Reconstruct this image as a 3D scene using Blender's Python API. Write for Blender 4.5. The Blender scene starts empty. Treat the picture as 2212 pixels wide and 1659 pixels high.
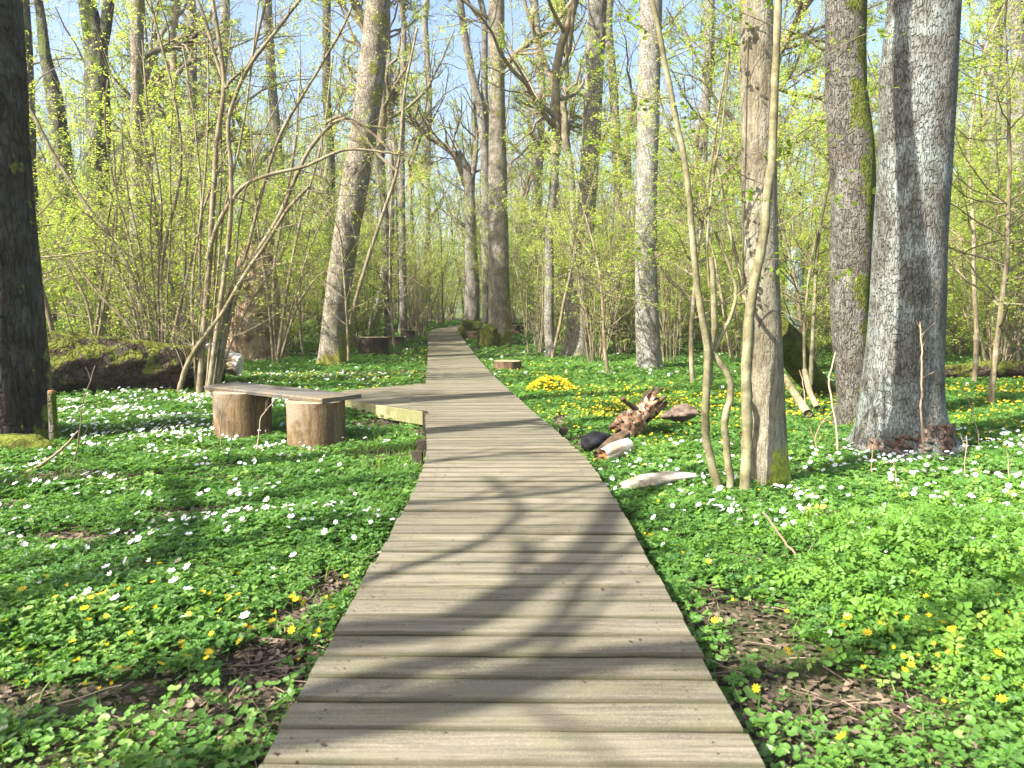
import bpy, math
import numpy as np
from mathutils import Vector
PI = math.pi
S = bpy.context.scene
COL = S.collection

# ------------------------------------------------------------------ camera, sky, sun
CAM_Z, PITCH, FPX = 1.4, math.radians(5.08), 1659.0
cam = bpy.data.objects.new('camera', bpy.data.cameras.new('camera'))
COL.objects.link(cam)
cam.location = (0, 0, CAM_Z)
cam.rotation_euler = (PI / 2 - PITCH, 0, 0)
cam.data.sensor_width = 36; cam.data.lens = 27.0
cam.data.clip_start = 0.05; cam.data.clip_end = 2000
cam.data.dof.use_dof = True; cam.data.dof.focus_distance = 9.5; cam.data.dof.aperture_fstop = 4.0
S.camera = cam

SUN_EL = math.radians(42); SA = math.radians(34.5)
TOSUN = np.array([-math.cos(SA) * math.cos(SUN_EL), -math.sin(SA) * math.cos(SUN_EL), math.sin(SUN_EL)])
W = bpy.data.worlds.new('World'); S.world = W; W.use_nodes = True
nt = W.node_tree; nt.nodes.clear()
sky = nt.nodes.new('ShaderNodeTexSky'); sky.sky_type = 'NISHITA'; sky.sun_disc = False
sky.sun_elevation = SUN_EL; sky.sun_rotation = math.atan2(TOSUN[0], TOSUN[1])
sky.air_density = 1.0; sky.dust_density = 3.0; sky.ozone_density = 1.5
bg = nt.nodes.new('ShaderNodeBackground'); bg.inputs[1].default_value = 0.11
ow = nt.nodes.new('ShaderNodeOutputWorld')
nt.links.new(sky.outputs[0], bg.inputs[0]); nt.links.new(bg.outputs[0], ow.inputs[0])
sl = bpy.data.lights.new('sun', 'SUN'); sl.energy = 5.0; sl.angle = math.radians(0.55); sl.color = (1, 0.95, 0.86)
so = bpy.data.objects.new('sun', sl); COL.objects.link(so)
so.rotation_euler = Vector((-TOSUN).tolist()).to_track_quat('-Z', 'Y').to_euler()
S.view_settings.view_transform = 'Standard'; S.view_settings.look = 'None'
S.view_settings.exposure = 1.7; S.view_settings.gamma = 1
S.cycles.max_bounces = 6; S.cycles.diffuse_bounces = 3; S.cycles.transmission_bounces = 3
S.cycles.glossy_bounces = 1; S.cycles.transparent_max_bounces = 4
S.cycles.use_denoising = True

# ------------------------------------------------------------------ helpers
def rng(s): return np.random.default_rng(s)
cp, sp = math.cos(PITCH), math.sin(PITCH)
def ray(u, v):
    x = (u - 1106.0) / FPX; yv = (829.5 - v) / FPX
    return np.array([x, cp + yv * sp, -sp + yv * cp])
def at(u, v, Y=None, z=None):
    d = ray(u, v)
    t = Y / d[1] if Y is not None else (z - CAM_Z) / d[2]
    return np.array([0, 0, CAM_Z]) + d * t
def pxw(n, p):      # metres spanned by n photo pixels at point p
    dep = p[1] * cp - (p[2] - CAM_Z) * sp
    return n * dep / FPX

def _spline(xs, ys):
    return lambda x: np.interp(x, xs, ys)
_zb = _spline([-200, 18, 21, 25, 32, 37, 40, 46, 60, 300], [0, 0, .03, .09, .27, .5, .66, .93, 1.15, 1.5])
def zboard(y): return _zb(y)
PH = rng(5)
_nd = PH.normal(size=(14, 2)); _nd /= np.linalg.norm(_nd, axis=1)[:, None]; _np = PH.uniform(0, 6.28, 14)
def noise2(x, y, f=1.0, k=0):
    s = 0
    for i in range(6):
        j = (i + k) % 14; ff = f * (0.7 + .38 * i)
        s = s + np.sin(ff * (x * _nd[j, 0] + y * _nd[j, 1]) + _np[j] + 1.3 * np.sin(ff * .6 * (x * _nd[j, 1] - y * _nd[j, 0]) + k))
    return s / 6.0
PATH = np.array([(0, -3), (0, 0), (0, 3), (0, 5.6), (-.05, 7.2), (-.2, 8.8), (-.42, 10.6), (-.74, 13.5), (-1.12, 17), (-1.75, 23),
                 (-2.6, 31), (-3.1, 35.5), (-3.35, 38.5), (-3.2, 41), (-2.6, 43.5), (-1.5, 46), (0.5, 48.5), (4, 51)], float)
def pathx(y): return np.interp(y, PATH[:, 1], PATH[:, 0])
PLAT = [(-1.2, 11.15), (-2.87, 12.9), (-3.2, 14.4), (-1.75, 15.95)]
def in_poly(x, y, poly):
    ins = np.zeros(np.shape(x), bool); n = len(poly)
    for i in range(n):
        x1, y1 = poly[i]; x2, y2 = poly[(i + 1) % n]
        c = ((y1 > y) != (y2 > y)) & (x < (x2 - x1) * (y - y1) / (y2 - y1 + 1e-12) + x1)
        ins ^= c
    return ins
def gz(x, y):
    d = np.abs(x - pathx(y))
    amp = np.clip((d - .8) / 2.5, 0, 1)
    z = zboard(y) - .2 + amp * (.07 * noise2(x, y, .8) + .035 * noise2(x, y, 2.3, 3)) - .03 * (d < .9)
    z = z + .15 * np.exp(-(((x + 8) / 3) ** 2 + ((y - 17) / 2.5) ** 2)) + .1 * np.exp(-(((x + 1.9) / 1.2) ** 2 + ((y - 4.2) / 2.) ** 2)) * amp
    z = z - .1 * np.exp(-((x + 1.9) / .8) ** 2 - ((y - 11.2) / .8) ** 2)
    z = z - .07 * np.exp(-((x + 3.) / 1.3) ** 2 - ((y - 9.2) / .9) ** 2)
    return z

class MB:
    def __init__(s): s.V = []; s.Q = []; s.T = []; s.C = []; s.MQ = []; s.MT = []; s.n = 0
    def add(s, V, Q=None, T=None, tint=.5, mat=0):
        V = np.asarray(V, float).reshape(-1, 3); s.V.append(V)
        t = np.asarray(tint, float)
        s.C.append(np.full(len(V), float(t)) if t.ndim == 0 else t.reshape(-1))
        if Q is not None and len(Q):
            Q = np.asarray(Q, int).reshape(-1, 4); s.Q.append(Q + s.n); s.MQ.append(np.full(len(Q), mat))
        if T is not None and len(T):
            T = np.asarray(T, int).reshape(-1, 3); s.T.append(T + s.n); s.MT.append(np.full(len(T), mat))
        s.n += len(V)
    def mesh(s, name, mats, smooth=True):
        V = np.concatenate(s.V); C = np.concatenate(s.C)
        Q = np.concatenate(s.Q) if s.Q else np.zeros((0, 4), int)
        T = np.concatenate(s.T) if s.T else np.zeros((0, 3), int)
        M = np.concatenate(s.MQ + s.MT)
        me = bpy.data.meshes.new(name)
        me.vertices.add(len(V)); me.vertices.foreach_set('co', V.astype(np.float32).ravel())
        loops = np.concatenate([Q.ravel(), T.ravel()]).astype(np.int32)
        me.loops.add(len(loops)); me.loops.foreach_set('vertex_index', loops)
        st = np.concatenate([np.arange(len(Q)) * 4, len(Q) * 4 + np.arange(len(T)) * 3]).astype(np.int32)
        me.polygons.add(len(st)); me.polygons.foreach_set('loop_start', st)
        me.polygons.foreach_set('material_index', M.astype(np.int32))
        me.polygons.foreach_set('use_smooth', np.full(len(st), smooth))
        a = me.attributes.new('tint', 'FLOAT', 'POINT'); a.data.foreach_set('value', C.astype(np.float32))
        for m in (mats if isinstance(mats, (list, tuple)) else [mats]): me.materials.append(m)
        me.update(calc_edges=True)
        return me
    def build(s, name, mats, parent=None, smooth=True, loc=None):
        o = bpy.data.objects.new(name, s.mesh(name, mats, smooth)); COL.objects.link(o)
        if parent is not None: o.parent = parent
        if loc is not None: o.location = loc
        return o

def tag(o, label=None, cat=None, group=None, kind=None):
    if label: o['label'] = label
    if cat: o['category'] = cat
    if group: o['group'] = group
    if kind: o['kind'] = kind
    return o
def empty(name, loc=(0, 0, 0), rz=0, **k):
    o = bpy.data.objects.new(name, None); COL.objects.link(o); o.location = tuple(float(a) for a in loc)
    o.rotation_euler = (0, 0, rz); o.empty_display_size = .2
    return tag(o, **k)
def part(name, me, parent, loc=None, rz=0, sc=None):
    o = bpy.data.objects.new(name, me); COL.objects.link(o); o.parent = parent
    if loc is not None: o.location = tuple(float(a) for a in loc)
    if rz: o.rotation_euler = (0, 0, rz)
    if sc: o.scale = (sc, sc, sc)
    return o
def dup(root, loc, rz, sc=1.0, label=None, group=None):
    r = root.copy(); COL.objects.link(r); r.location = tuple(float(a) for a in loc)
    r.rotation_euler = (0, 0, rz); r.scale = (sc, sc, sc)
    if label: r['label'] = label
    if group: r['group'] = group
    for ch in list(root.children):
        c = ch.copy(); COL.objects.link(c); c.parent = r
    return r

def nrm(a): return a / (np.linalg.norm(a, axis=-1, keepdims=True) + 1e-9)
def tubes(mb, P, R, sides=4, mat=0, tint=None, cap=False):
    """P (n,k,3), R (n,k): n tubes at once"""
    n, k, _ = P.shape
    T = np.gradient(P, axis=1); T = nrm(T)
    mt = nrm(T.mean(axis=1)); a = np.where(np.abs(mt[:, 2:3]) > .8, [[1., 0, 0]], [[0, 0, 1.]])[:, None, :]
    N = nrm(np.cross(T, a)); B = np.cross(T, N)
    th = np.arange(sides) * 2 * PI / sides
    V = P[:, :, None, :] + R[:, :, None, None] * (np.cos(th)[None, None, :, None] * N[:, :, None, :] + np.sin(th)[None, None, :, None] * B[:, :, None, :])
    i = np.arange(k - 1)[:, None]; j = np.arange(sides)[None, :]; j2 = (j + 1) % sides
    q = np.stack([i * sides + j, i * sides + j2, (i + 1) * sides + j2, (i + 1) * sides + j], -1).reshape(-1, 4)
    Q = (q[None] + (np.arange(n) * k * sides)[:, None, None]).reshape(-1, 4)
    if tint is None: tint = .5
    tt = np.repeat(np.broadcast_to(tint, (n,)), k * sides)
    mb.add(V, Q, tint=tt, mat=mat)
    if cap:
        for e in (0, k - 1):
            base = P[:, e]
            for q_ in range(n):
                ring = V[q_, e]; c = base[q_]
                vv = np.vstack([ring, c]); t = [(a_, (a_ + 1) % sides, sides) if e else ((a_ + 1) % sides, a_, sides) for a_ in range(sides)]
                mb.add(vv, T=t, tint=float(np.broadcast_to(tint, (n,))[q_]), mat=mat if cap is True else cap)
def grow(r, P0, D, L, R0, k, wander, up=0., taper=.3):
    n = len(P0); P = np.zeros((n, k + 1, 3)); P[:, 0] = P0; d = nrm(np.asarray(D, float))
    for i in range(k):
        d = nrm(d + r.normal(0, wander, (n, 3)) + [0, 0, up]); P[:, i + 1] = P[:, i] + d * (L / k)[:, None]
    t = np.linspace(0, 1, k + 1)
    return P, R0[:, None] * (1 - (1 - taper) * t)[None, :]
def sprout(r, P, R, L, m, t0, t1, ang, asp, lf, rf, flat=1.0, basebig=.5):
    """m children on each tube"""
    n, k1, _ = P.shape; idx = np.repeat(np.arange(n), m); t = r.uniform(t0, t1, n * m)
    f = t * (k1 - 1); i = np.minimum(f.astype(int), k1 - 2); w = (f - i)[:, None]
    p = P[idx, i] * (1 - w) + P[idx, i + 1] * w; T = nrm(P[idx, i + 1] - P[idx, i])
    rr = R[idx, i] * (1 - w[:, 0]) + R[idx, i + 1] * w[:, 0]
    z = r.normal(size=(n * m, 3)) * [1, 1, flat]; per = nrm(z - (z * T).sum(1, keepdims=True) * T)
    a = np.radians(r.normal(ang, asp, n * m))[:, None]
    d = T * np.cos(a) + per * np.sin(a)
    LL = L[idx] * lf * (1 - basebig * t) * r.uniform(.6, 1.25, n * m)
    return p, d, LL, rr * rf
def rots(r, n, tilt=.4, toward=None, face=0.):
    """rotation matrices: local z up, tilted"""
    up = np.array([0, 0, 1.]) + r.normal(0, tilt, (n, 3))
    if toward is not None: up = up + face * np.asarray(toward)
    up = nrm(up); yaw = r.uniform(0, 2 * PI, n)
    a = np.stack([np.cos(yaw), np.sin(yaw), np.zeros(n)], -1)
    X = nrm(a - (a * up).sum(1, keepdims=True) * up); Y = np.cross(up, X)
    return np.stack([X, Y, up], -1)
def scatter(mb, tv, q, t, pos, R, sc, tint=None, mat=0):
    tv = np.asarray(tv, float); n = len(pos); nv = len(tv)
    if n == 0: return
    V = np.einsum('nij,vj->nvi', R, tv) * np.broadcast_to(sc, (n,))[:, None, None] + pos[:, None, :]
    off = (np.arange(n) * nv)[:, None, None]
    Q = (np.asarray(q)[None] + off).reshape(-1, 4) if q is not None and len(q) else None
    T_ = (np.asarray(t)[None] + off).reshape(-1, 3) if t is not None and len(t) else None
    mb.add(V, Q, T_, tint=np.repeat(np.broadcast_to(.5 if tint is None else tint, (n,)), nv), mat=mat)

# leaf templates (unit size)
LQ = (np.array([(0, -.5, 0), (.34, 0, .06), (0, .55, -.03), (-.34, 0, .06)]), [(0, 1, 2, 3)], None)
LOV = (np.array([(0, -.5, 0), (.3, -.28, .05), (.36, .1, .07), (0, .6, -.06), (-.36, .1, .07), (-.3, -.28, .05), (0, .05, 0)]), None,
       [(0, 1, 6), (1, 2, 6), (2, 3, 6), (3, 4, 6), (4, 5, 6), (5, 0, 6)])
def t_round():
    a = np.linspace(0, 2 * PI, 9)[:-1] + PI / 2
    rad = np.array([.18, .52, .55, .5, .48, .5, .55, .52])
    v = [(rad[i] * math.cos(a[i]), rad[i] * math.sin(a[i]), .09 + .03 * math.sin(3 * a[i])) for i in range(8)] + [(0, -.02, 0)]
    return np.array(v), None, [(i, (i + 1) % 8, 8) for i in range(8)]
LRO = t_round()
def t_anem():
    v = []; q = []
    for k in range(3):
        A = k * 2 * PI / 3
        for (da, l, w) in ((-.42, .62, .15), (0.03, .8, .17), (.45, .6, .15)):
            a = A + da; c, s = math.cos(a), math.sin(a); b = len(v)
            for (x, y, z) in ((.06, 0, 0), (l * .6, -w, .1), (l, 0, -.02), (l * .6, w, .1)):
                v.append((x * c - y * s, x * s + y * c, z))
            q.append((b, b + 1, b + 2, b + 3))
    return np.array(v), q, None
LAN = t_anem()
def t_pinn():
    v = []; q = []
    for (y, s, l, w) in ((.9, 0, .5, .2), (.75, 1, .48, .17), (.75, -1, .48, .17), (.4, 1, .48, .17), (.4, -1, .48, .17), (.1, 1, .4, .15), (.1, -1, .4, .15)):
        a = PI / 2 if s == 0 else PI / 2 - s * 1.05
        c, sn = math.cos(a), math.sin(a); b = len(v)
        for (px, py, z) in ((.03, 0, 0), (l * .45, -w, .05), (l, 0, -.08), (l * .45, w, .05)):
            v.append((px * c - py * sn, y - .6 + px * sn + py * c, z - (y - .4) ** 2 * .3))
        q.append((b, b + 1, b + 2, b + 3))
    return np.array(v), q, None
LPI = t_pinn()
def t_flower(npet, w, cup):
    v = []; q = []
    for k in range(npet):
        a = k * 2 * PI / npet; c, s = math.cos(a), math.sin(a); b = len(v)
        for (x, y, z) in ((.05, 0, 0), (.34, -w, cup * .45), (.56, 0, cup), (.34, w, cup * .45)):
            v.append((x * c - y * s, x * s + y * c, z))
        q.append((b, b + 1, b + 2, b + 3))
    return np.array(v), q, None
FW = t_flower(6, .2, .14); FY = t_flower(8, .12, .16)
def t_centre():
    v = [(.11 * math.cos(i * PI / 3), .11 * math.sin(i * PI / 3), .05) for i in range(6)] + [(0, 0, .12)]
    return np.array(v), None, [(i, (i + 1) % 6, 6) for i in range(6)]
FC = t_centre()

# ------------------------------------------------------------------ materials
class N:
    def __init__(s, name):
        s.m = bpy.data.materials.new(name); s.m.use_nodes = True; s.t = s.m.node_tree; s.t.nodes.clear()
        s.out = s.n('OutputMaterial')
    def n(s, t, **kw):
        nd = s.t.nodes.new('ShaderNode' + t)
        for k, v in kw.items(): setattr(nd, k, v)
        return nd
    def l(s, a, b): s.t.links.new(a, b)
    def set(s, sock, v):
        if hasattr(v, 'links') or isinstance(v, bpy.types.NodeSocket): s.l(v, sock)
        elif isinstance(v, (tuple, list)) and len(v) == 3 and sock.type == 'RGBA': sock.default_value = (*v, 1)
        else: sock.default_value = v
    def coord(s, scale=(1, 1, 1), out='Object', loc=(0, 0, 0)):
        c = s.n('TexCoord'); m = s.n('Mapping'); s.l(c.outputs[out], m.inputs[0])
        m.inputs['Scale'].default_value = scale; m.inputs['Location'].default_value = loc
        return m.outputs[0]
    def noise(s, vec, scale, detail=3, rough=.6, dist=0):
        nd = s.n('TexNoise'); s.l(vec, nd.inputs['Vector']); nd.inputs['Scale'].default_value = scale
        nd.inputs['Detail'].default_value = detail; nd.inputs['Roughness'].default_value = rough; nd.inputs['Distortion'].default_value = dist
        return nd.outputs['Fac']
    def ramp(s, f, a, b):
        m = s.n('MapRange'); m.interpolation_type = 'SMOOTHSTEP'; s.l(f, m.inputs[0]); m.inputs[1].default_value = a; m.inputs[2].default_value = b
        return m.outputs[0]
    def mix(s, f, a, b, mode='MIX'):
        m = s.n('Mix'); m.data_type = 'RGBA'; m.blend_type = mode
        s.set(m.inputs[0], f); s.set(m.inputs[6], a); s.set(m.inputs[7], b); return m.outputs[2]
    def math(s, op, a, b=None, c=None):
        m = s.n('Math', operation=op)
        for i, x in enumerate((a, b, c)):
            if x is not None: s.set(m.inputs[i], x)
        return m.outputs[0]
    def attr(s, name='tint'):
        a = s.n('Attribute'); a.attribute_name = name; return a.outputs['Fac']
    def pbr(s, col, rough=.8, bump=None, bdist=.01, bstr=1., spec=.3, trans=None, tfac=.35):
        p = s.n('BsdfPrincipled'); s.set(p.inputs['Base Color'], col); s.set(p.inputs['Roughness'], rough)
        p.inputs['Specular IOR Level'].default_value = spec
        if bump is not None:
            b = s.n('Bump'); b.inputs['Strength'].default_value = bstr; b.inputs['Distance'].default_value = bdist
            s.l(bump, b.inputs['Height']); s.l(b.outputs[0], p.inputs['Normal'])
        sh = p.outputs[0]
        if trans is not None:
            tr = s.n('BsdfTranslucent'); s.set(tr.inputs[0], trans)
            mx = s.n('MixShader'); mx.inputs[0].default_value = tfac; s.l(sh, mx.inputs[1]); s.l(tr.outputs[0], mx.inputs[2]); sh = mx.outputs[0]
        s.l(sh, s.out.inputs[0]); return s.m

def leaf_mat(name, a, b, c=None, rough=.5, spec=.35, tf=.4, tb=1.3):
    k = N(name); t = k.attr(); col = k.mix(t, a, b)
    if c: col = k.mix(k.ramp(t, .86, .96), col, c)
    tcol = k.mix(1.0, col, (tb * 1.15, tb * 1.1, tb * .5), 'MULTIPLY')
    return k.pbr(col, rough, spec=spec, trans=tcol, tfac=tf)
M = {}
M['anem'] = leaf_mat('anemone_leaf', (.055, .15, .028), (.15, .31, .05), (.27, .4, .09))
M['cel'] = leaf_mat('celandine_leaf', (.06, .155, .03), (.16, .30, .055), (.26, .40, .11), rough=.36, spec=.5)
M['elder'] = leaf_mat('ground_elder_leaf', (.085, .2, .03), (.18, .34, .045), (.30, .42, .07))
M['grass'] = leaf_mat('grass_blade', (.08, .18, .03), (.2, .3, .06))
M['tree_leaf'] = leaf_mat('spring_leaf', (.28, .40, .085), (.45, .54, .15), (.57, .59, .22), tf=.58, tb=1.2)
M['tree_leaf_green'] = leaf_mat('fresh_green_leaf', (.11, .2, .025), (.24, .36, .05), (.34, .4, .07), tf=.5, tb=1.15)
M['petal'] = leaf_mat('white_petal', (.74, .76, .8), (.86, .87, .88), tf=.25, tb=.75)
M['petal_y'] = leaf_mat('yellow_petal', (.72, .5, .01), (.85, .62, .02), rough=.3, tf=.2, tb=.8)
M['centre'] = leaf_mat('flower_centre', (.6, .5, .06), (.6, .5, .06))
M['stalk'] = leaf_mat('flower_stalk', (.12, .2, .05), (.2, .2, .08))

def bark(name, c1, c2, dark, scale=22, zs=.3, moss=.0, mossdir=(1, .3, 0), mosscol=(.11, .13, .02), lich=.2, lichcol=(.42, .46, .40), bd=.02, mtop=9, basemoss=.0, seed=0, depth=1.0):
    k = N(name); v = k.coord((1, 1, zs), loc=(seed, seed * 2, 0)); v1 = k.coord(loc=(seed, 0, seed))
    nz = k.noise(v, scale * .35, 4, .65)
    ds = k.n('VectorMath', operation='MULTIPLY_ADD'); k.l(v, ds.inputs[0])
    nc = k.n('TexNoise'); k.l(v, nc.inputs['Vector']); nc.inputs['Scale'].default_value = scale * .5; nc.inputs['Detail'].default_value = 3
    sc_ = k.n('VectorMath', operation='SCALE'); k.l(nc.outputs['Color'], sc_.inputs[0]); sc_.inputs['Scale'].default_value = .9 / scale
    ad = k.n('VectorMath', operation='ADD'); k.l(v, ad.inputs[0]); k.l(sc_.outputs[0], ad.inputs[1])
    vo = k.n('TexVoronoi'); vo.feature = 'DISTANCE_TO_EDGE'; vo.inputs['Scale'].default_value = scale; k.l(ad.outputs[0], vo.inputs['Vector'])
    brk = k.noise(v1, scale * .5, 2, .6); crack = k.math('MAXIMUM', k.ramp(vo.outputs['Distance'], .0, .16), k.ramp(brk, .46, .62))
    fine = k.noise(v1, 60, 5, .7); big = k.noise(v1, 1.7, 4, .6); patch = k.noise(v1, 3.4, 5, .7)
    col = k.mix(k.ramp(nz, .3, .7), c1, c2)
    col = k.mix(k.math('MULTIPLY', k.ramp(big, .42, .66), lich * 1.6), col, lichcol)
    col = k.mix(k.ramp(fine, .25, .75), k.mix(1., col, (.72, .7, .68), 'MULTIPLY'), col)
    col = k.mix(k.math('MULTIPLY', k.math('SUBTRACT', 1., crack), .38 * depth), col, dark)
    vn = k.coord((1, 1, zs * .6), loc=(seed, 3, 0)); rn = k.noise(vn, scale * .9, 5, .7, .3); col = k.mix(k.ramp(rn, .34, .56), k.mix(1., col, (.6, .57, .54), 'MULTIPLY'), col)
    col = k.mix(k.ramp(patch, .38, .6), k.mix(1., col, (.68, .66, .62), 'MULTIPLY'), col)
    h = k.math('ADD', k.math('MULTIPLY', crack, .8 * depth), k.math('MULTIPLY', fine, .35))
    h = k.math('ADD', k.math('ADD', h, k.math('MULTIPLY', nz, .5)), k.math('MULTIPLY', rn, .9))
    if moss > 0 or basemoss > 0:
        g = k.n('NewGeometry'); dp = k.n('VectorMath', operation='DOT_PRODUCT'); k.l(g.outputs['Normal'], dp.inputs[0])
        mv = Vector(mossdir).normalized(); dp.inputs[1].default_value = mv
        mn = k.noise(v1, 2.3, 5, .7)
        f = k.math('ADD', k.math('MULTIPLY', dp.outputs['Value'], .35), k.math('MULTIPLY', k.math('SUBTRACT', mn, .23), 1.85))
        sx = k.n('SeparateXYZ'); tc = k.n('TexCoord'); k.l(tc.outputs['Object'], sx.inputs[0])
        f = k.math('ADD', f, k.math('MULTIPLY', k.math('SUBTRACT', 1., k.ramp(sx.outputs['Z'], 0, .9)), basemoss))
        f = k.ramp(f, 1.02 - moss * .5, 1.12 - moss * .5)
        mc = k.mix(k.ramp(k.noise(v1, 25, 3), .3, .7), mosscol, tuple(c * 2.1 for c in mosscol))
        col = k.mix(k.math('MULTIPLY', f, .92), col, mc)
    return k.pbr(col, .9, bump=h, bdist=bd, spec=.15)
M['bark_grey'] = bark('grey_bark', (.40, .37, .32), (.30, .27, .23), (.10, .085, .07), 26, .3, moss=.15, lich=.15, bd=.03)
M['bark_pale'] = bark('pale_grey_bark', (.44, .42, .37), (.33, .30, .26), (.15, .13, .11), 32, .35, moss=.05, lich=.3, bd=.02, seed=3)
M['bark_ash'] = bark('brown_grey_bark', (.31, .275, .195), (.23, .205, .145), (.13, .11, .08), 34, .25, moss=.12, lich=.1, basemoss=.62, mosscol=(.15, .17, .02), bd=.008, seed=5, depth=.7)
M['bark_mossy'] = bark('mossy_bark', (.25, .23, .2), (.17, .155, .13), (.08, .07, .055), 30, .3, moss=.85, mossdir=(1, -.35, 0), mosscol=(.075, .09, .012), lich=.12, bd=.035, seed=7)  # bark colour lowered to stand in for shade on the mossy trunk
M['bark_oak'] = bark('blue_lichen_bark', (.25, .26, .235), (.2, .195, .17), (.12, .10, .085), 32, .3, moss=.0, lich=.5, lichcol=(.35, .40, .37), basemoss=.3, bd=.03, seed=9)
M['bark_shaded'] = bark('shaded_brown_bark', (.10, .085, .07), (.06, .05, .04), (.02, .017, .014), 15, .25, moss=.12, lich=.2, lichcol=(.13, .16, .13), basemoss=.3, bd=.035, seed=11)  # shade over the edge trunk is painted in as dark bark
M['bark_lean'] = bark('leaning_trunk_bark', (.44, .39, .30), (.32, .28, .22), (.12, .10, .07), 28, .3, moss=.5, mossdir=(.7, -.3, .6), mosscol=(.13, .13, .02), lich=.1, bd=.03, basemoss=.35, seed=13)
M['bark_blue'] = bark('blue_green_bark', (.30, .36, .31), (.23, .28, .24), (.10, .12, .10), 20, .4, lich=.5, lichcol=(.34, .42, .37), seed=15)
M['bark_stem'] = bark('hazel_bark', (.36, .30, .19), (.25, .21, .13), (.14, .11, .07), 30, .2, moss=.06, lich=.25, lichcol=(.42, .40, .30), bd=.004, seed=17, depth=.4)
M['bark_smooth'] = bark('sapling_bark', (.29, .265, .145), (.22, .20, .11), (.12, .10, .06), 14, 1.0, lich=.35, lichcol=(.36, .36, .24), bd=.003, seed=19, depth=.12)
M['twig'] = bark('twig_bark', (.33, .27, .18), (.24, .195, .125), (.12, .1, .06), 30, .2, moss=.12, lich=.1, bd=.003, seed=21, depth=.4)
M['ivy_bark'] = bark('ivy_covered_bark', (.14, .12, .09), (.09, .08, .06), (.03, .03, .02), 14, .3, moss=.4, mossdir=(0, -1, 0), mosscol=(.07, .09, .02), bd=.04, seed=23)
M['moss'] = bark('deep_moss', (.13, .15, .02), (.08, .09, .015), (.04, .035, .015), 10, .6, moss=.55, mossdir=(0, 0, 1), mosscol=(.09, .105, .014), lich=0, bd=.03, seed=25, depth=.6)
M['moss_log'] = bark('mossy_log_bark', (.14, .10, .065), (.08, .055, .04), (.03, .02, .015), 9, 1, moss=.85, mossdir=(-.2, -.2, 1), mosscol=(.085, .095, .014), lich=.05, bd=.05, seed=27, basemoss=0.)
def rotwood(name, c1, c2, c3, seed=0, sc=(9, 9, .8), bd=.03):
    k = N(name); v = k.coord(sc, loc=(seed, 0, 0)); v1 = k.coord(loc=(0, seed, 0))
    n1 = k.noise(v, 1.6, 6, .7, .4); n2 = k.noise(v1, 2.2, 3); n3 = k.noise(v1, 40, 4)
    col = k.mix(k.ramp(n1, .35, .65), c1, c2); col = k.mix(k.ramp(n2, .45, .62), col, c3)
    col = k.mix(k.ramp(n3, .35, .65), k.mix(1., col, (.75, .72, .7), 'MULTIPLY'), col)
    return k.pbr(col, .85, bump=k.math('ADD', n1, k.math('MULTIPLY', n3, .2)), bdist=bd, spec=.15)
M['snag'] = rotwood('bare_dead_wood', (.33, .22, .14), (.45, .34, .24), (.19, .12, .08), 2)
M['chunk'] = rotwood('red_rotten_wood', (.6, .48, .34), (.34, .12, .045), (.12, .07, .045), 5, (14, 3, 14))
M['palelog'] = rotwood('pale_wood', (.66, .59, .5), (.78, .73, .65), (.42, .32, .22), 7, (2, 12, 12), .012)  # very pale wood with browner patches
M['bench_log'] = rotwood('peeled_log', (.25, .175, .09), (.12, .08, .042), (.26, .21, .15), 9, (7, 7, 1.2), .02)
M['stump_side'] = rotwood('stump_bark', (.22, .14, .08), (.14, .09, .055), (.08, .06, .04), 11, (8, 8, 1), .03)
M['stump_shaded'] = rotwood('shaded_stump_bark', (.055, .04, .028), (.035, .027, .02), (.07, .075, .02), 12, (8, 8, 1), .03)  # shade on the large stump's front is put into this bark tone
M['root'] = rotwood('old_root_wood', (.26, .20, .15), (.15, .11, .08), (.07, .055, .04), 14, (6, 6, 14), .04)
M['black'] = rotwood('black_wood', (.02, .022, .028), (.03, .032, .038), (.012, .012, .014), 13, (6, 6, 6), .03)  # near-black tones for the lump beside the boardwalk
def endgrain():
    k = N('cut_end_grain'); v = k.coord(); l = k.n('VectorMath', operation='LENGTH'); 
    sx = k.n('SeparateXYZ'); k.l(v, sx.inputs[0]); cx = k.n('CombineXYZ'); k.l(sx.outputs[0], cx.inputs[0]); k.l(sx.outputs[1], cx.inputs[1])
    k.l(cx.outputs[0], l.inputs[0]); r_ = k.math('ADD', k.math('MULTIPLY', l.outputs['Value'], 160), k.math('MULTIPLY', k.noise(v, 6), 9))
    s_ = k.math('SINE', r_); col = k.mix(k.ramp(s_, -1, 1), (.30, .22, .13), (.42, .33, .22))
    col = k.mix(k.ramp(k.noise(v, 5), .45, .7), col, (.18, .14, .09)); return k.pbr(col, .85, spec=.15)
M['end'] = endgrain()
M['fresh_cut'] = rotwood('fresh_orange_cut', (.45, .19, .08), (.38, .2, .1), (.33, .14, .06), 15, (8, 8, 8), .003)

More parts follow.
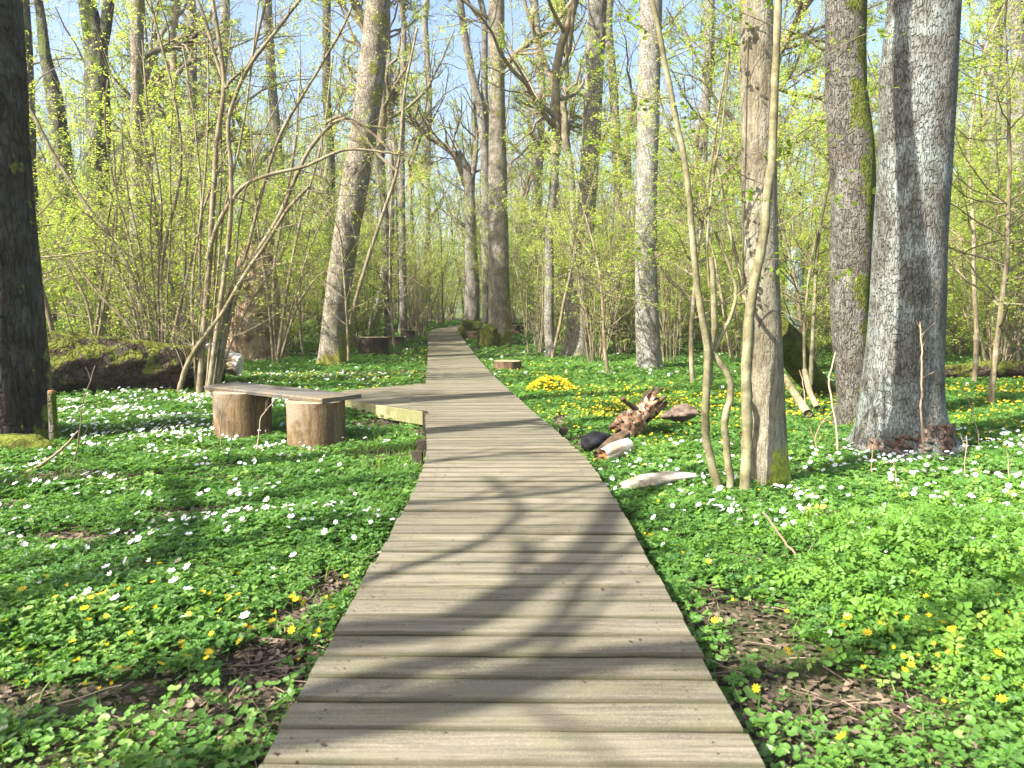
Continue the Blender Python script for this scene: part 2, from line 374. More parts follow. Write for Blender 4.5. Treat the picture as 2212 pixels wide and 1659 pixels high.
def plank_mat(name='weathered_plank', gold=0):
    k = N(name); t = k.attr(); tc = k.n('TexCoord'); 
    comb = k.n('CombineXYZ'); k.l(k.math('MULTIPLY', t, 57.), comb.inputs[2]); k.l(k.math('MULTIPLY', t, 31.), comb.inputs[0])
    ad = k.n('VectorMath', operation='ADD'); k.l(tc.outputs['Object'], ad.inputs[0]); k.l(comb.outputs[0], ad.inputs[1])
    mp = k.n('Mapping'); k.l(ad.outputs[0], mp.inputs[0]); mp.inputs['Scale'].default_value = (1.3, 26, 26)
    g = k.noise(mp.outputs[0], 1.6, 6, .65, .5); mp2 = k.n('Mapping'); k.l(ad.outputs[0], mp2.inputs[0]); mp2.inputs['Scale'].default_value = (2.2, 5, 5)
    st = k.noise(mp2.outputs[0], 1., 4, .6); fine = k.noise(ad.outputs[0], 170, 3, .7); blot = k.noise(ad.outputs[0], 3.1, 5, .65)
    mp3 = k.n('Mapping'); k.l(ad.outputs[0], mp3.inputs[0]); mp3.inputs['Scale'].default_value = (5, 160, 160); hair = k.noise(mp3.outputs[0], 1., 3, .6)
    col = k.mix(k.ramp(t, 0, 1), (.14, .122, .082), (.235, .202, .142))
    col = k.mix(k.ramp(g, .32, .62), k.mix(1., col, (.5, .49, .48), 'MULTIPLY'), col)
    col = k.mix(k.math('MULTIPLY', k.ramp(st, .48, .68), .6), col, (.15, .14, .075) if not gold else (.4, .3, .12))
    col = k.mix(k.math('MULTIPLY', k.ramp(blot, .5, .66), .55), col, (.13, .115, .09))
    col = k.mix(k.math('MULTIPLY', k.ramp(fine, .5, .7), .4), col, (.42, .39, .32))
    col = k.mix(k.math('MULTIPLY', k.ramp(hair, .6, .75), .55), col, (.09, .075, .055))
    e = k.attr('edge'); col = k.mix(k.math('MULTIPLY', e, k.math('ADD', .4, k.math('MULTIPLY', blot, .9))), col, (.045, .042, .018))  # greenish edge stain, darkened to put the shade of the gaps into the colour
    vo = k.n('TexVoronoi'); k.l(ad.outputs[0], vo.inputs['Vector']); vo.inputs['Scale'].default_value = 7
    kn = k.ramp(vo.outputs['Distance'], .035, .075)
    col = k.mix(k.math('SUBTRACT', 1., kn), col, (.10, .075, .05))
    return k.pbr(col, .82, bump=k.math('ADD', k.math('ADD', g, k.math('MULTIPLY', fine, .25)), k.math('MULTIPLY', hair, -.5)), bdist=.004, spec=.25)
M['plank'] = plank_mat()
M['bench_top'] = rotwood('bench_plank_wood', (.19, .175, .15), (.12, .11, .095), (.19, .16, .10), 17, (1.2, 14, 14), .005)
M['fascia'] = rotwood('greenish_edge_board', (.34, .33, .16), (.27, .25, .13), (.20, .20, .09), 19, (.8, .8, 9), .004)
M['beam_dark'] = rotwood('dark_beam_wood', (.07, .055, .04), (.045, .037, .03), (.03, .025, .02), 21, (2, 2, 12), .006)

def ground_mat():
    k = N('forest_soil'); v = k.coord(); a = k.noise(v, .9, 5, .65); b = k.noise(v, 9, 5, .7); c = k.noise(v, 45, 4, .7)
    vo = k.n('TexVoronoi'); k.l(v, vo.inputs['Vector']); vo.inputs['Scale'].default_value = 28
    col = k.mix(k.ramp(b, .35, .65), (.03, .023, .018), (.09, .066, .05)); 
    col = k.mix(k.ramp(c, .5, .75), col, (.2, .15, .105))
    col = k.mix(k.math('MULTIPLY', k.ramp(a, .4, .6), .7), col, (.06, .09, .022))
    return k.pbr(col, .95, bump=k.math('ADD', b, k.math('MULTIPLY', c, .4)), bdist=.04, spec=.1)
M['ground'] = ground_mat()
k_ = N('dry_leaf'); cc = k_.mix(k_.attr(), (.035, .026, .018), (.20, .145, .10)); M['dry_leaf'] = k_.pbr(cc, .7, spec=.2)
k_ = N('dry_twig'); cc = k_.mix(k_.attr(), (.14, .10, .07), (.36, .27, .19)); M['dry_twig'] = k_.pbr(cc, .8, spec=.2)
k_ = N('pink_stem'); cc = k_.mix(k_.attr(), (.36, .22, .15), (.46, .34, .24)); M['dry_stem'] = k_.pbr(cc, .7, spec=.2)

# ------------------------------------------------------------------ ground sheet
def make_ground():
    sx = np.sinh(np.linspace(-5.2, 5.2, 300)); x = sx / sx.max() * 260
    t = np.linspace(0, 1, 320); y = -40 + (np.sinh(t * 4.6) / np.sinh(4.6)) * 0
    y = np.concatenate([np.linspace(-60, 0, 14)[:-1], np.linspace(0, 22, 210)[:-1], np.linspace(22, 70, 120)[:-1], np.linspace(70, 420, 24)])
    X, Y = np.meshgrid(x, y); Z = gz(X, Y) + .012 * noise2(X, Y, 9, 5)
    m = MB(); nx = len(x); ny = len(y)
    i = np.arange(ny - 1)[:, None]; j = np.arange(nx - 1)[None]
    q = np.stack([i * nx + j, i * nx + j + 1, (i + 1) * nx + j + 1, (i + 1) * nx + j], -1).reshape(-1, 4)
    m.add(np.stack([X, Y, Z], -1), q)
    tag(m.build('ground', M['ground']), 'brown forest soil under the spring ground cover', kind='structure')
make_ground()

# ------------------------------------------------------------------ boardwalk
def resample_path():
    # smooth the polyline
    y = PATH; pts = []
    for i in range(len(y) - 1):
        p0 = y[max(i - 1, 0)]; p1 = y[i]; p2 = y[i + 1]; p3 = y[min(i + 2, len(y) - 1)]
        for t in np.linspace(0, 1, 24)[:-1]:
            pts.append(.5 * ((2 * p1) + (-p0 + p2) * t + (2 * p0 - 5 * p1 + 4 * p2 - p3) * t * t + (-p0 + 3 * p1 - 3 * p2 + p3) * t ** 3))
    pts = np.array(pts); s = np.concatenate([[0], np.cumsum(np.linalg.norm(np.diff(pts, axis=0), axis=1))])
    return pts, s
PP, SS = resample_path()
def path_at(s):
    p = np.array([np.interp(s, SS, PP[:, 0]), np.interp(s, SS, PP[:, 1])]); q = np.array([np.interp(s + .15, SS, PP[:, 0]), np.interp(s + .15, SS, PP[:, 1])])
    return p, (q - p) / (np.linalg.norm(q - p) + 1e-9)
def add_plank(V_, E_, Q_, C_, corners, th, r, tint):
    """corners: near-left, near-right, far-right, far-left (top face)"""
    nl, nr, fr, fl = [np.array(c, float) for c in corners]; ns = 7; base = len(V_)
    warp = r.normal(0, .0012, ns); e = .006
    for i in range(ns):
        t = i / (ns - 1); a = nl * (1 - t) + nr * t; b = fl * (1 - t) + fr * t; d = (b - a); d /= np.linalg.norm(d) + 1e-9
        wv = np.array([0, 0, warp[i]]); zz = np.array([0, 0, 1.]); wob = d * r.normal(0, .0013)
        prof = [(a - zz * th, 1), (a - zz * e * 1.2 + wob, 1), (a + d * e + wob, .8), (a + d * .028, 0), (b - d * .028, 0), (b - d * e, .5), (b - zz * e * 1.2, 1), (b - zz * th, 1)]
        for p, ed in prof: V_.append(p + wv); E_.append(ed); C_.append(tint)
    for i in range(ns - 1):
        for j in range(8):
            j2 = (j + 1) % 8; Q_.append((base + i * 8 + j, base + (i + 1) * 8 + j, base + (i + 1) * 8 + j2, base + i * 8 + j2))
    for i, o in ((0, 1), (ns - 1, -1)):
        b0 = base + i * 8
        for (p, q, r2, s2) in ((0, 1, 6, 7), (1, 2, 5, 6), (2, 3, 4, 5)):
            Q_.append((b0 + p, b0 + q, b0 + r2, b0 + s2) if o == 1 else (b0 + s2, b0 + r2, b0 + q, b0 + p))
def planks_obj(name, V_, E_, Q_, C_, parent):
    m = MB(); m.add(np.array(V_), Q_, tint=np.array(C_)); o = m.build(name, M['plank'], parent, smooth=False)
    a = o.data.attributes.new('edge', 'FLOAT', 'POINT'); a.data.foreach_set('value', np.array(E_, np.float32)); return o
bw = empty('boardwalk', (0, 0, 0), label='weathered grey plank boardwalk winding through the wood', kind='structure')
def make_walk():
    r = rng(11); V_, E_, Q_, C_ = [], [], [], []; s = .35; pitch = .197
    while s < SS[-1] - .5:
        w = pitch * r.uniform(.95, 1.05); gap = r.uniform(.010, .024) 
        P0, T0 = path_at(s); P1, T1 = path_at(s + w - gap)
        y = P0[1]; k = .45 if y < 36 else 1.0
        T0 = nrm(np.array([T0[0] * k, T0[1]]) if k < 1 else T0); n0 = np.array([T0[1], -T0[0]])
        sk = r.normal(.0, .003) - .012 * (y < 8)
        hl = .79 + r.normal(0, .005); hr = .79 + r.normal(0, .005)
        if 11.5 < y < 15.7: hl += .25
        z0 = float(zboard(P0[1])) + r.normal(0, .0022); z1 = float(zboard(P1[1])) + r.normal(0, .0022); tl = r.normal(0, .002)
        d = T0 * (w - gap)
        A = P0 - n0 * hl; B = P0 + n0 * hr; A2 = A + d; B2 = B + d
        cs = [(A[0], A[1] + sk * .8 * -1, z0 + tl), (B[0], B[1] + sk * .8, z0 - tl), (B2[0], B2[1] + sk * .8, z1 - tl), (A2[0], A2[1] - sk * .8, z1 + tl)]
        add_plank(V_, E_, Q_, C_, cs, .04, r, r.uniform()); s += w
    planks_obj('deck', V_, E_, Q_, C_, bw)
    rn_ = rng(12); m = MB(); a = np.arange(6) * PI / 3; hexa = np.stack([np.cos(a), np.sin(a), np.zeros(6)], -1); ps = []
    for kk in range(0, len(V_), 56):
        q0 = np.array(V_[kk + 3]); q1 = np.array(V_[kk + 4]); e0 = np.array(V_[kk + 48 + 3]); e1 = np.array(V_[kk + 48 + 4])
        if q0[1] > 14: break
        for t in (.085, .915):
            for w in (.28, .72): ps.append((q0 * (1 - w) + q1 * w) * (1 - t) + (e0 * (1 - w) + e1 * w) * t + np.array([rn_.normal(0, .006), rn_.normal(0, .008), .0022]))
    scatter(m, hexa, [(0, 1, 2, 3), (0, 3, 4, 5)], None, np.array(ps), np.tile(np.eye(3), (len(ps), 1, 1)), .0048, 0.); m.build('nail_heads', M['beam_dark'], bw, smooth=False)
    # side platform: planks lying across, clipped to the quad
    V_, E_, Q_, C_ = [], [], [], []
    A, B, C, D = [np.array(p) for p in PLAT]
    n = 22
    ys = []
    y = 11.2
    while y < 15.8:
        y2 = y + .188
        def xl(yy):
            if yy < B[1]: t = (yy - A[1]) / (B[1] - A[1]); return A[0] + t * (B[0] - A[0])
            if yy < C[1]: t = (yy - B[1]) / (C[1] - B[1]); return B[0] + t * (C[0] - B[0])
            t = (yy - C[1]) / (D[1] - C[1]); return C[0] + t * (D[0] - C[0])
        x0, x1 = xl(y), xl(y2); xr = float(pathx(y)) - .79 - (.255 if 11.5 < y < 15.7 else .005)
        if xr - x0 > .04:
            z = -.004 + r.normal(0, .002)
            add_plank(V_, E_, Q_, C_, [(x0, y, z), (xr, y, z), (xr, y2, z), (x1, y2, z)], .04, r, r.uniform())
        y = y2 + .008
    planks_obj('side_platform', V_, E_, Q_, C_, bw)
    def boardbox(name, p, q, zt, zb_, th, mat, parent=bw):
        p = np.array(p, float); q = np.array(q, float); d = nrm(q - p); n_ = np.array([d[1], -d[0]]) * th
        m = MB(); v = []
        for (pt) in (p, q):
            for (o, z) in ((0, zb_), (1, zb_), (1, zt), (0, zt)): v.append((*(pt + n_ * o), z))
        m.add(v, [(0, 1, 2, 3), (7, 6, 5, 4), (0, 4, 5, 1), (1, 5, 6, 2), (2, 6, 7, 3), (3, 7, 4, 0)])
        o = m.build(name, mat, parent, smooth=False)
        b = o.modifiers.new('bevel', 'BEVEL'); b.width = .006; b.segments = 2; return o
    # fascia boards along the platform's front edge
    F0 = np.array([-1.26, 11.16]); F1 = np.array([-2.9, 12.86]); mid = F0 + (F1 - F0) * .66
    boardbox('edge_board', F0 , mid - (F1 - F0) * .004, .0, -.2, -.035, M['fascia'])
    boardbox('edge_board', mid, F1, .002, -.2, -.035, M['fascia'])
    boardbox('end_post', (-1.29, 11.03), (-1.22, 11.03), .03, -.27, .06, M['beam_dark'])
    # bearers below the deck
    for sd in (-1, 1):
        m = MB(); P = []; ss = np.arange(.4, SS[-1] - .6, .5)
        for s in ss:
            p, T = path_at(s); n_ = np.array([T[1], -T[0]]); c = p + n_ * sd * .66; P.append((c[0], c[1], float(zboard(c[1])) - .105))
        P = np.array(P); h = np.array([[-.03, -.06], [.03, -.06], [.03, .06], [-.03, .06]])
        V = np.stack([P + [a, 0, b] for a, b in h], 1); q = []
        for i in range(len(P) - 1):
            for j in range(4): q.append((i * 4 + j, i * 4 + (j + 1) % 4, i * 4 + 4 + (j + 1) % 4, i * 4 + 4 + j))
        m.add(V, q); m.build('bearer', M['beam_dark'], bw, smooth=False)
    for (x, y) in ((-1.06, 8.95), (-1.02, 8.2), (-2.0, 18.2), (-2.1, 19.2), (.66, 9.9), (-3.0, 33.5), (-4.0, 39)):
        z = float(zboard(y)); boardbox('support_post', (x - .05, y), (x + .06, y), z - .045, z - .42, .1, M['beam_dark'] if y < 17 else M['stump_side'])
make_walk()

# ------------------------------------------------------------------ log bench
def disc_log(mb, c, r0, r1, z0, z1, r, sides=40, mat=0, capmat=1, lump=.03, rings=10):
    th = np.arange(sides) * 2 * PI / sides; ph = r.uniform(0, 6.28, 4)
    V = []
    for i in range(rings + 1):
        t = i / rings; rr = (r0 * (1 - t) + r1 * t) * (1 + lump * (np.sin(2 * th + ph[0]) + .6 * np.sin(3 * th + ph[1]) + .35 * np.sin(7 * th + ph[2] + t) + .2 * np.sin(13 * th + ph[3])))
        V.append(np.stack([c[0] + rr * np.cos(th), c[1] + rr * np.sin(th), np.full(sides, z0 + (z1 - z0) * t)], -1))
    V = np.concatenate(V); i = np.arange(rings)[:, None]; j = np.arange(sides)[None]; j2 = (j + 1) % sides
    mb.add(V, np.stack([i * sides + j, i * sides + j2, (i + 1) * sides + j2, (i + 1) * sides + j], -1).reshape(-1, 4), mat=mat)
    top = V[-sides:]; inner = c_ = np.array([c[0], c[1], z1]); v = np.vstack([top * .93 + inner * .07 + [0, 0, .008], top, inner + [0, 0, .008]])
    T = [(a, (a + 1) % sides, 2 * sides) for a in range(sides)]; Q = [(sides + a, sides + (a + 1) % sides, (a + 1) % sides, a) for a in range(sides)]
    mb.add(v, Q, T, mat=capmat)
r = rng(21)
bench = empty('log_bench', (-3.0, 9.9, float(gz(-3., 9.9))), label='low bench of one thick grey plank resting on two fat peeled logs beside the boardwalk', cat='bench')
bz = bench.location
for (x, y, rr, zt) in ((-2.46, 9.6, .37, .352), (-3.64, 10.3, .39, .40)):
    m = MB(); disc_log(m, (0, 0), rr * .99, rr * 1.0, -.15 , zt - float(gz(x, y)) - .012, r, lump=.035)
    o = m.build('log_support', [M['bench_log'], M['end']], bench); o.location = (x - bz[0], y - bz[1], float(gz(x, y)) - bz[2])
m = MB(); L0, L1 = np.array([-4.18, 10.37, .455]), np.array([-3.98, 10.97, .46]); R0_, R1_ = np.array([-2.30, 9.24, .40]), np.array([-1.93, 9.76, .405])
tb = np.array([0, 0, .055]); ns = 12; V = []; Q = []
for i in range(ns + 1):
    t = i / ns; a = L0 * (1 - t) + R0_ * t; b = L1 * (1 - t) + R1_ * t; w = .006 * math.sin(t * 9) ; a = a + nrm(a - b) * w; b = b + nrm(b - a) * .008 * math.sin(t * 13 + 1); d = nrm(b - a)
    V += [a - tb + d * .012, a - tb * .3, a + d * .012, a * .5 + b * .5 + [0, 0, -.004], b - d * .012, b - tb * .3, b - tb]
for i in range(ns):
    for j in range(7): Q.append((i * 7 + j, (i + 1) * 7 + j, (i + 1) * 7 + (j + 1) % 7, i * 7 + (j + 1) % 7))
T = []
for i, o in ((0, 1), (ns, -1)):
    for j in range(1, 6): f = (i * 7, i * 7 + j, i * 7 + j + 1); T.append(f if o == 1 else f[::-1])
m.add(np.array(V) - np.array(bz), Q, T); o = m.build('bench_plank', M['bench_top'], bench, smooth=False)

# ------------------------------------------------------------------ trunks traced at their own distance
def trunk_mesh(name, C, R, mat, root_xyz, seed=1, sides=44, flare=.5, lobes=5, lump=.03, ring=.07, flh=.22, burls=(), mats=None, cap=False, ridg=0):
    """C (k,3) centres, R (k) radii, bottom to top; world coordinates"""
    r = rng(seed); C = np.asarray(C, float); R = np.asarray(R, float)
    s = np.concatenate([[0], np.cumsum(np.linalg.norm(np.diff(C, axis=0), axis=1))]); n = max(8, int(s[-1] / ring))
    q = np.linspace(0, s[-1], n)
    def sm(a):
        o = np.interp(q, s, a); kk = max(1, int(.35 / ring)); ker = np.ones(2 * kk + 1) / (2 * kk + 1); return np.convolve(np.pad(o, kk, mode='reflect', reflect_type='odd'), ker, 'valid')
    P = np.stack([sm(C[:, 0]), sm(C[:, 1]), sm(C[:, 2])], -1); Rr = sm(R)
    T = nrm(np.gradient(P, axis=0)); Nn = nrm(np.cross(T, [0, 1., 0])); B = np.cross(T, Nn)
    th = np.arange(sides) * 2 * PI / sides; ph = r.uniform(0, 6.28, 8); h = q[:, None]; t_ = th[None]
    fac = 1 + lump * (np.sin(2 * t_ + ph[0] + h * .5) + .7 * np.sin(3 * t_ + ph[1] - h * .8) + .6 * np.sin(h * 2.1 + ph[2] + 2 * np.sin(t_)) + .3 * np.sin(5 * t_ + h * 3 + ph[3]) + .3 * np.sin(9 * t_ - h * 5 + ph[4]))
    if ridg: fac = fac + ridg * np.abs(np.sin(11 * t_ + 1.5 * np.sin(h * 1.3 + ph[5]) + ph[6]))
    g0 = float(gz(C[0][0], C[0][1])); hh = np.maximum(P[:, 2] - g0, 0)[:, None]
    fac = fac + flare * np.exp(-hh / flh) * (.45 + .55 * np.clip(np.sin(lobes * t_ + ph[7] + .6 * np.sin(2 * t_)), -.3, 1))
    V = P[:, None] + (Rr[:, None] * fac)[..., None] * (np.cos(t_)[..., None] * Nn[:, None] + np.sin(t_)[..., None] * B[:, None])
    for (bp, br, bh) in burls:
        d = np.linalg.norm(V - np.array(bp), axis=-1); w = np.exp(-(d / br) ** 2)
        out = nrm(V - P[:, None]); V = V + out * (bh * w * (1 + .35 * np.sin(V[..., 2] * 50 + V[..., 0] * 31) * np.cos(V[..., 0] * 43 + V[..., 2] * 17)))[..., None]
    i = np.arange(n - 1)[:, None]; j = np.arange(sides)[None]; j2 = (j + 1) % sides
    Q = np.stack([i * sides + j, (i + 1) * sides + j, (i + 1) * sides + j2, i * sides + j2], -1).reshape(-1, 4)
    m = MB(); m.add(V.reshape(-1, 3) - np.array(root_xyz), Q)
    if cap:
        top = V[-1] - np.array(root_xyz); m.add(np.vstack([top, top.mean(0) + [0, 0, .03]]), T=[(a, sides, (a + 1) % sides) for a in range(sides)], mat=1 if mats else 0)
    return m.mesh(name, mats or mat), P, Rr

def prof_points(prof, Y, lean=0.):
    C, R = [], []
    for (v, a, b) in prof:
        p = at((a + b) / 2, v, Y=Y); C.append(p); R.append(pxw((b - a) / 2, p))
    C = np.array(C); C[:, 1] += lean * (C[:, 2] - C[0, 2]); return C, np.array(R)
CROWNS = {}
def crown_mesh(seed, H=12, big=.16, nl=20, wander=.12, leaf=3500, ls=.075, l2=6, l3=5, l4=3, spread=.42, upd=.05):
    r = rng(seed); m = MB(); z0 = np.zeros((1, 3))
    P0, R0 = grow(r, z0, [[0, 0, 1]], np.array([H]), np.array([big]), 14, .05 + wander * .4, .06, .12); tubes(m, P0, R0, 9)
    p, d, L, R = sprout(r, P0, R0, np.array([H]), nl, .0, .97, 52, 14, spread, .55, basebig=.65); P1, R1 = grow(r, p, d, L, R, 9, wander * 1.2, upd, .2); tubes(m, P1, R1, 6)
    p, d, L2, R = sprout(r, P1, R1, L, l2, .15, 1., 48, 16, .5, .55); P2, R2 = grow(r, p, d, L2, np.maximum(R, .012), 6, wander * 1.5, .03, .3); tubes(m, P2, R2, 4)
    p, d, L3, R = sprout(r, P2, R2, L2, l3, .1, 1., 48, 18, .5, .6); P3, R3 = grow(r, p, d, L3, np.maximum(R, .007), 4, wander * 1.8, .02, .4); tubes(m, P3, R3, 3)
    p, d, L4, R = sprout(r, P3, R3, L3, l4, .2, 1., 45, 18, .6, .7); P4, R4 = grow(r, p, d, L4, np.maximum(R, .0045), 2, .2, .02, .5); tubes(m, P4, R4, 3)
    if leaf:
        pool = np.concatenate([P4.reshape(-1, 3), P3[:, 1:].reshape(-1, 3)]); ix = r.integers(0, len(pool), leaf)
        pos = pool[ix] + r.normal(0, .05, (leaf, 3)); scatter(m, *LQ, pos, rots(r, leaf, .45), ls * r.uniform(.6, 1.2, leaf), r.uniform(0, 1, leaf), mat=1)
    return m.mesh('crown', [M['twig'], M['tree_leaf']])
for i, (w, H, lf) in enumerate(((.12, 11, 10000), (.22, 10, 9000), (.16, 12, 10500), (.3, 9, 8000), (.2, 9, 700))): CROWNS[i] = crown_mesh(100 + i, H=H, wander=w, leaf=lf, ls=.07)

def tree(name, prof, Y, mat, label, cat='tree', seed=1, ztop=9., lean=0., crown=0, csc=1., group=None, dz=.25, **kw):
    C, R = prof_points(prof, Y, lean)
    g = float(gz(C[0, 0], C[0, 1])); base = C[0].copy(); base[2] = g
    C = np.vstack([C[0] + [0, 0, g - dz - C[0, 2]] if C[0, 2] > g - dz else C[0], C]); R = np.concatenate([[R[0]], R])
    slope = (C[-1] - C[-2]) / (C[-1, 2] - C[-2, 2]); top = C[-1, 2]
    if ztop > top:
        zs = np.linspace(top, ztop, 6)[1:]; x = C[-1].copy()
        for k, z in enumerate(zs): x = x + slope * (z - x[2]) * (.8 ** k) + np.array([0, 0, (z - x[2]) * (1 - .8 ** k)]); C = np.vstack([C, x]); R = np.append(R, R[-1] * .95)
    root = empty(name, base, label=label, cat=cat, group=group)
    me, P, Rr = trunk_mesh('trunk', C, R, mat, base, seed=seed, **kw)
    part('trunk', me, root)
    if crown is not None:
        c = part('crown', CROWNS[crown], root, loc=P[-1] - base - [0, 0, .3], rz=seed * 1.7); c.scale = (csc * max(1, Rr[-1] / .16) ** .35,) * 3
    return root, P, Rr

T8p = [(1080, 1622, 1706), (1040, 1622, 1702), (1000, 1622, 1700), (900, 1620, 1694), (800, 1616, 1690), (700, 1612, 1686), (600, 1606, 1681), (450, 1604, 1677), (300, 1602, 1675), (150, 1600, 1674), (0, 1600, 1668), (-150, 1590, 1652), (-400, 1560, 1614)]
tree('ash_tree', T8p, 7.0, M['bark_ash'], 'slim straight brown-grey trunk with yellow moss at its foot, behind the leaning saplings', seed=3, ztop=8, crown=2, csc=.75, flare=.22, lump=.015, sides=56, ring=.04)
T12p = [(988, 1840, 2056), (965, 1848, 2048), (923, 1853, 2036), (855, 1862, 2031), (720, 1880, 2033), (551, 1892, 2040), (336, 1903, 2051), (168, 1906, 2057), (0, 1926, 2067)]
pb = at(1910, 222, Y=8.75); pb2 = at(1930, 930, Y=8.6); pb3 = at(1890, 935, Y=8.65); pb4 = at(1965, 905, Y=8.65)
tree('oak_tree', T12p, 9.0, M['bark_oak'], 'widest grey trunk with blue-green lichen and a knobbly reddish burl around its foot', seed=5, ztop=9, crown=1, csc=1.0, flare=.42, flh=.16, lump=.02, sides=80, ring=.04,
     burls=((pb, .09, .09), (pb2, .16, .08), (pb3, .12, .06), (pb4, .11, .06)))
def burl_skin():
    ob = bpy.context.scene.objects['oak_tree']; b = np.array(ob.location); r = rng(4); m = MB(); n, s_ = 26, 60
    C = at(1955, 940, Y=9.0); th = np.linspace(-PI * 1.15, -.15 * PI, s_)
    V = []
    for i in range(n):
        t = i / (n - 1); z = gz(C[0], C[1]) - .02 + t * .42
        for a in th:
            env = max(0, math.sin(PI * min(1, t * 1.0) * .5 + .0)) ; edge = math.exp(-((a + 2.1) / .85) ** 4) * (1 - t ** 3) * (1 - .35 * math.sin(a * 4 + 1) * t)
            rad = .58 + .13 * math.exp(-t * 3) * .6 - .07 + edge * (.11 + .05 * math.sin(a * 9 + z * 31) * math.cos(z * 37 - a * 5) + .03 * math.sin(a * 23 + z * 60) + r.normal(0, .006))
            V.append((C[0] + rad * math.cos(a), C[1] + rad * math.sin(a), z))
    m.add(np.array(V) - b, [(i * s_ + j, i * s_ + j + 1, (i + 1) * s_ + j + 1, (i + 1) * s_ + j) for i in range(n - 1) for j in range(s_ - 1)])
    m.build('burl', M['burl'], ob)
M['burl'] = bark('burl_bark', (.30, .18, .13), (.19, .12, .09), (.05, .035, .03), 14, 1, lich=.3, lichcol=(.30, .34, .30), bd=.04, seed=31)
burl_skin()
T11p = [(925, 1800, 1866), (900, 1812, 1872), (855, 1810, 1872), (720, 1799, 1880), (600, 1793, 1882), (551, 1797, 1884), (430, 1797, 1890), (336, 1794, 1888), (270, 1790, 1882), (235, 1787, 1873), (120, 1785, 1869), (0, 1784, 1869)]
tree('maple_tree', T11p, 11.0, M['bark_mossy'], 'shade-darkened trunk with green moss down its side, just behind the widest trunk', seed=7, ztop=9, crown=3, csc=.8, flare=.3, lump=.03, sides=60, ring=.05)
T7p = [(800, 1376, 1430), (760, 1374, 1428), (700, 1372, 1424), (600, 1372, 1419), (500, 1372, 1418), (400, 1374, 1419), (300, 1377, 1423), (200, 1378, 1425), (100, 1380, 1428), (0, 1382, 1431)]
tree('beech_tree', T7p, 21.9, M['bark_pale'], 'pale grey trunk standing behind the yellow flowers and the rotten log', seed=9, ztop=11, crown=0, csc=1., flare=.3, lump=.02)
T6p = [(768, 1216, 1278), (740, 1222, 1277), (700, 1224, 1277), (650, 1220, 1275), (600, 1226, 1275), (550, 1236, 1279), (470, 1245, 1284), (400, 1250, 1291), (300, 1257, 1298), (200, 1262, 1303), (100, 1266, 1307), (0, 1270, 1311)]
tree('lime_tree', T6p, 27.5, M['bark_grey'], 'grey trunk bending slightly rightward, rising out of the pale coppice rods', seed=11, ztop=14, crown=2, csc=1., flare=.4, lump=.03)
T5p = [(742, 1058, 1102), (720, 1056, 1104), (650, 1055, 1102), (600, 1055, 1100), (500, 1055, 1098), (400, 1055, 1096), (300, 1055, 1093), (200, 1056, 1091), (100, 1055, 1090), (0, 1055, 1090)]
t5, P5, R5 = tree('oak_tree', T5p, 33, M['bark_lean'], 'tall straight trunk by the boardwalk bend with a mossy mound at its foot', seed=13, ztop=16, crown=1, csc=1.1, flare=.35, lump=.02)
def limb(parent, px, Y, w0, w1, mat, name='branch', y2=None):
    n = len(px); Ys = np.linspace(Y, y2 or Y, n); P = np.array([at(u, v, Y=yy) for (u, v), yy in zip(px, Ys)]); t = np.linspace(0, n - 1, n * 4)
    P = np.stack([np.interp(t, np.arange(n), P[:, i]) for i in range(3)], -1)
    for _ in range(2): P[1:-1] = (P[:-2] + 2 * P[1:-1] + P[2:]) / 4
    R = np.array([pxw(w / 2, p) for w, p in zip(np.linspace(w0, w1, len(P)), P)]); m = MB(); b = np.array(parent.location)
    tubes(m, P[None] - b, R[None], 8); m.build(name, mat, parent); return P, R
def twiggy(parent, P, R, seed, n=14, L=2., mat='twig', leaf=200, ls=.06, name='foliage', lm='tree_leaf', t0=.15, tmpl=LQ, tr=1.):
    """side twigs and leaves on a drawn limb (absolute coords)"""
    r = rng(seed); m = MB(); b = np.array(parent.location)
    p, d, LL, RR = sprout(r, P[None], R[None], np.array([L]), n, t0, 1, 50, 15, 1., .45, basebig=.5)
    P1, R1 = grow(r, p - b, d, LL, np.maximum(RR * tr, .004), 5, .18, .02, .3); tubes(m, P1, R1, 4)
    p, d, L2, RR = sprout(r, P1, R1, LL, 5, .2, 1, 45, 15, .5, .6); P2, R2 = grow(r, p, d, L2, np.maximum(RR, .002), 3, .2, .02, .4); tubes(m, P2, R2, 3)
    if leaf:
        pool = np.concatenate([P2.reshape(-1, 3), P1[:, 2:].reshape(-1, 3)]); ix = r.integers(0, len(pool), leaf)
        scatter(m, *tmpl, pool[ix] + r.normal(0, ls * .5, (leaf, 3)), rots(r, leaf, .4), ls * r.uniform(.6, 1.2, leaf), r.uniform(0, 1, leaf), mat=1)
    return m.build(name, [M[mat], M[lm]], parent)
P, R = limb(t5, [(1080, 150), (1105, 125), (1140, 95), (1180, 70), (1215, 30), (1245, -10), (1290, -60)], 33, 15, 8, M['twig']); twiggy(t5, P, R, 3, 10, 4, leaf=500, ls=.08)
P, R = limb(t5, [(1075, 60), (1058, 40), (1010, 10), (960, -60)], 33, 10, 6, M['twig'])
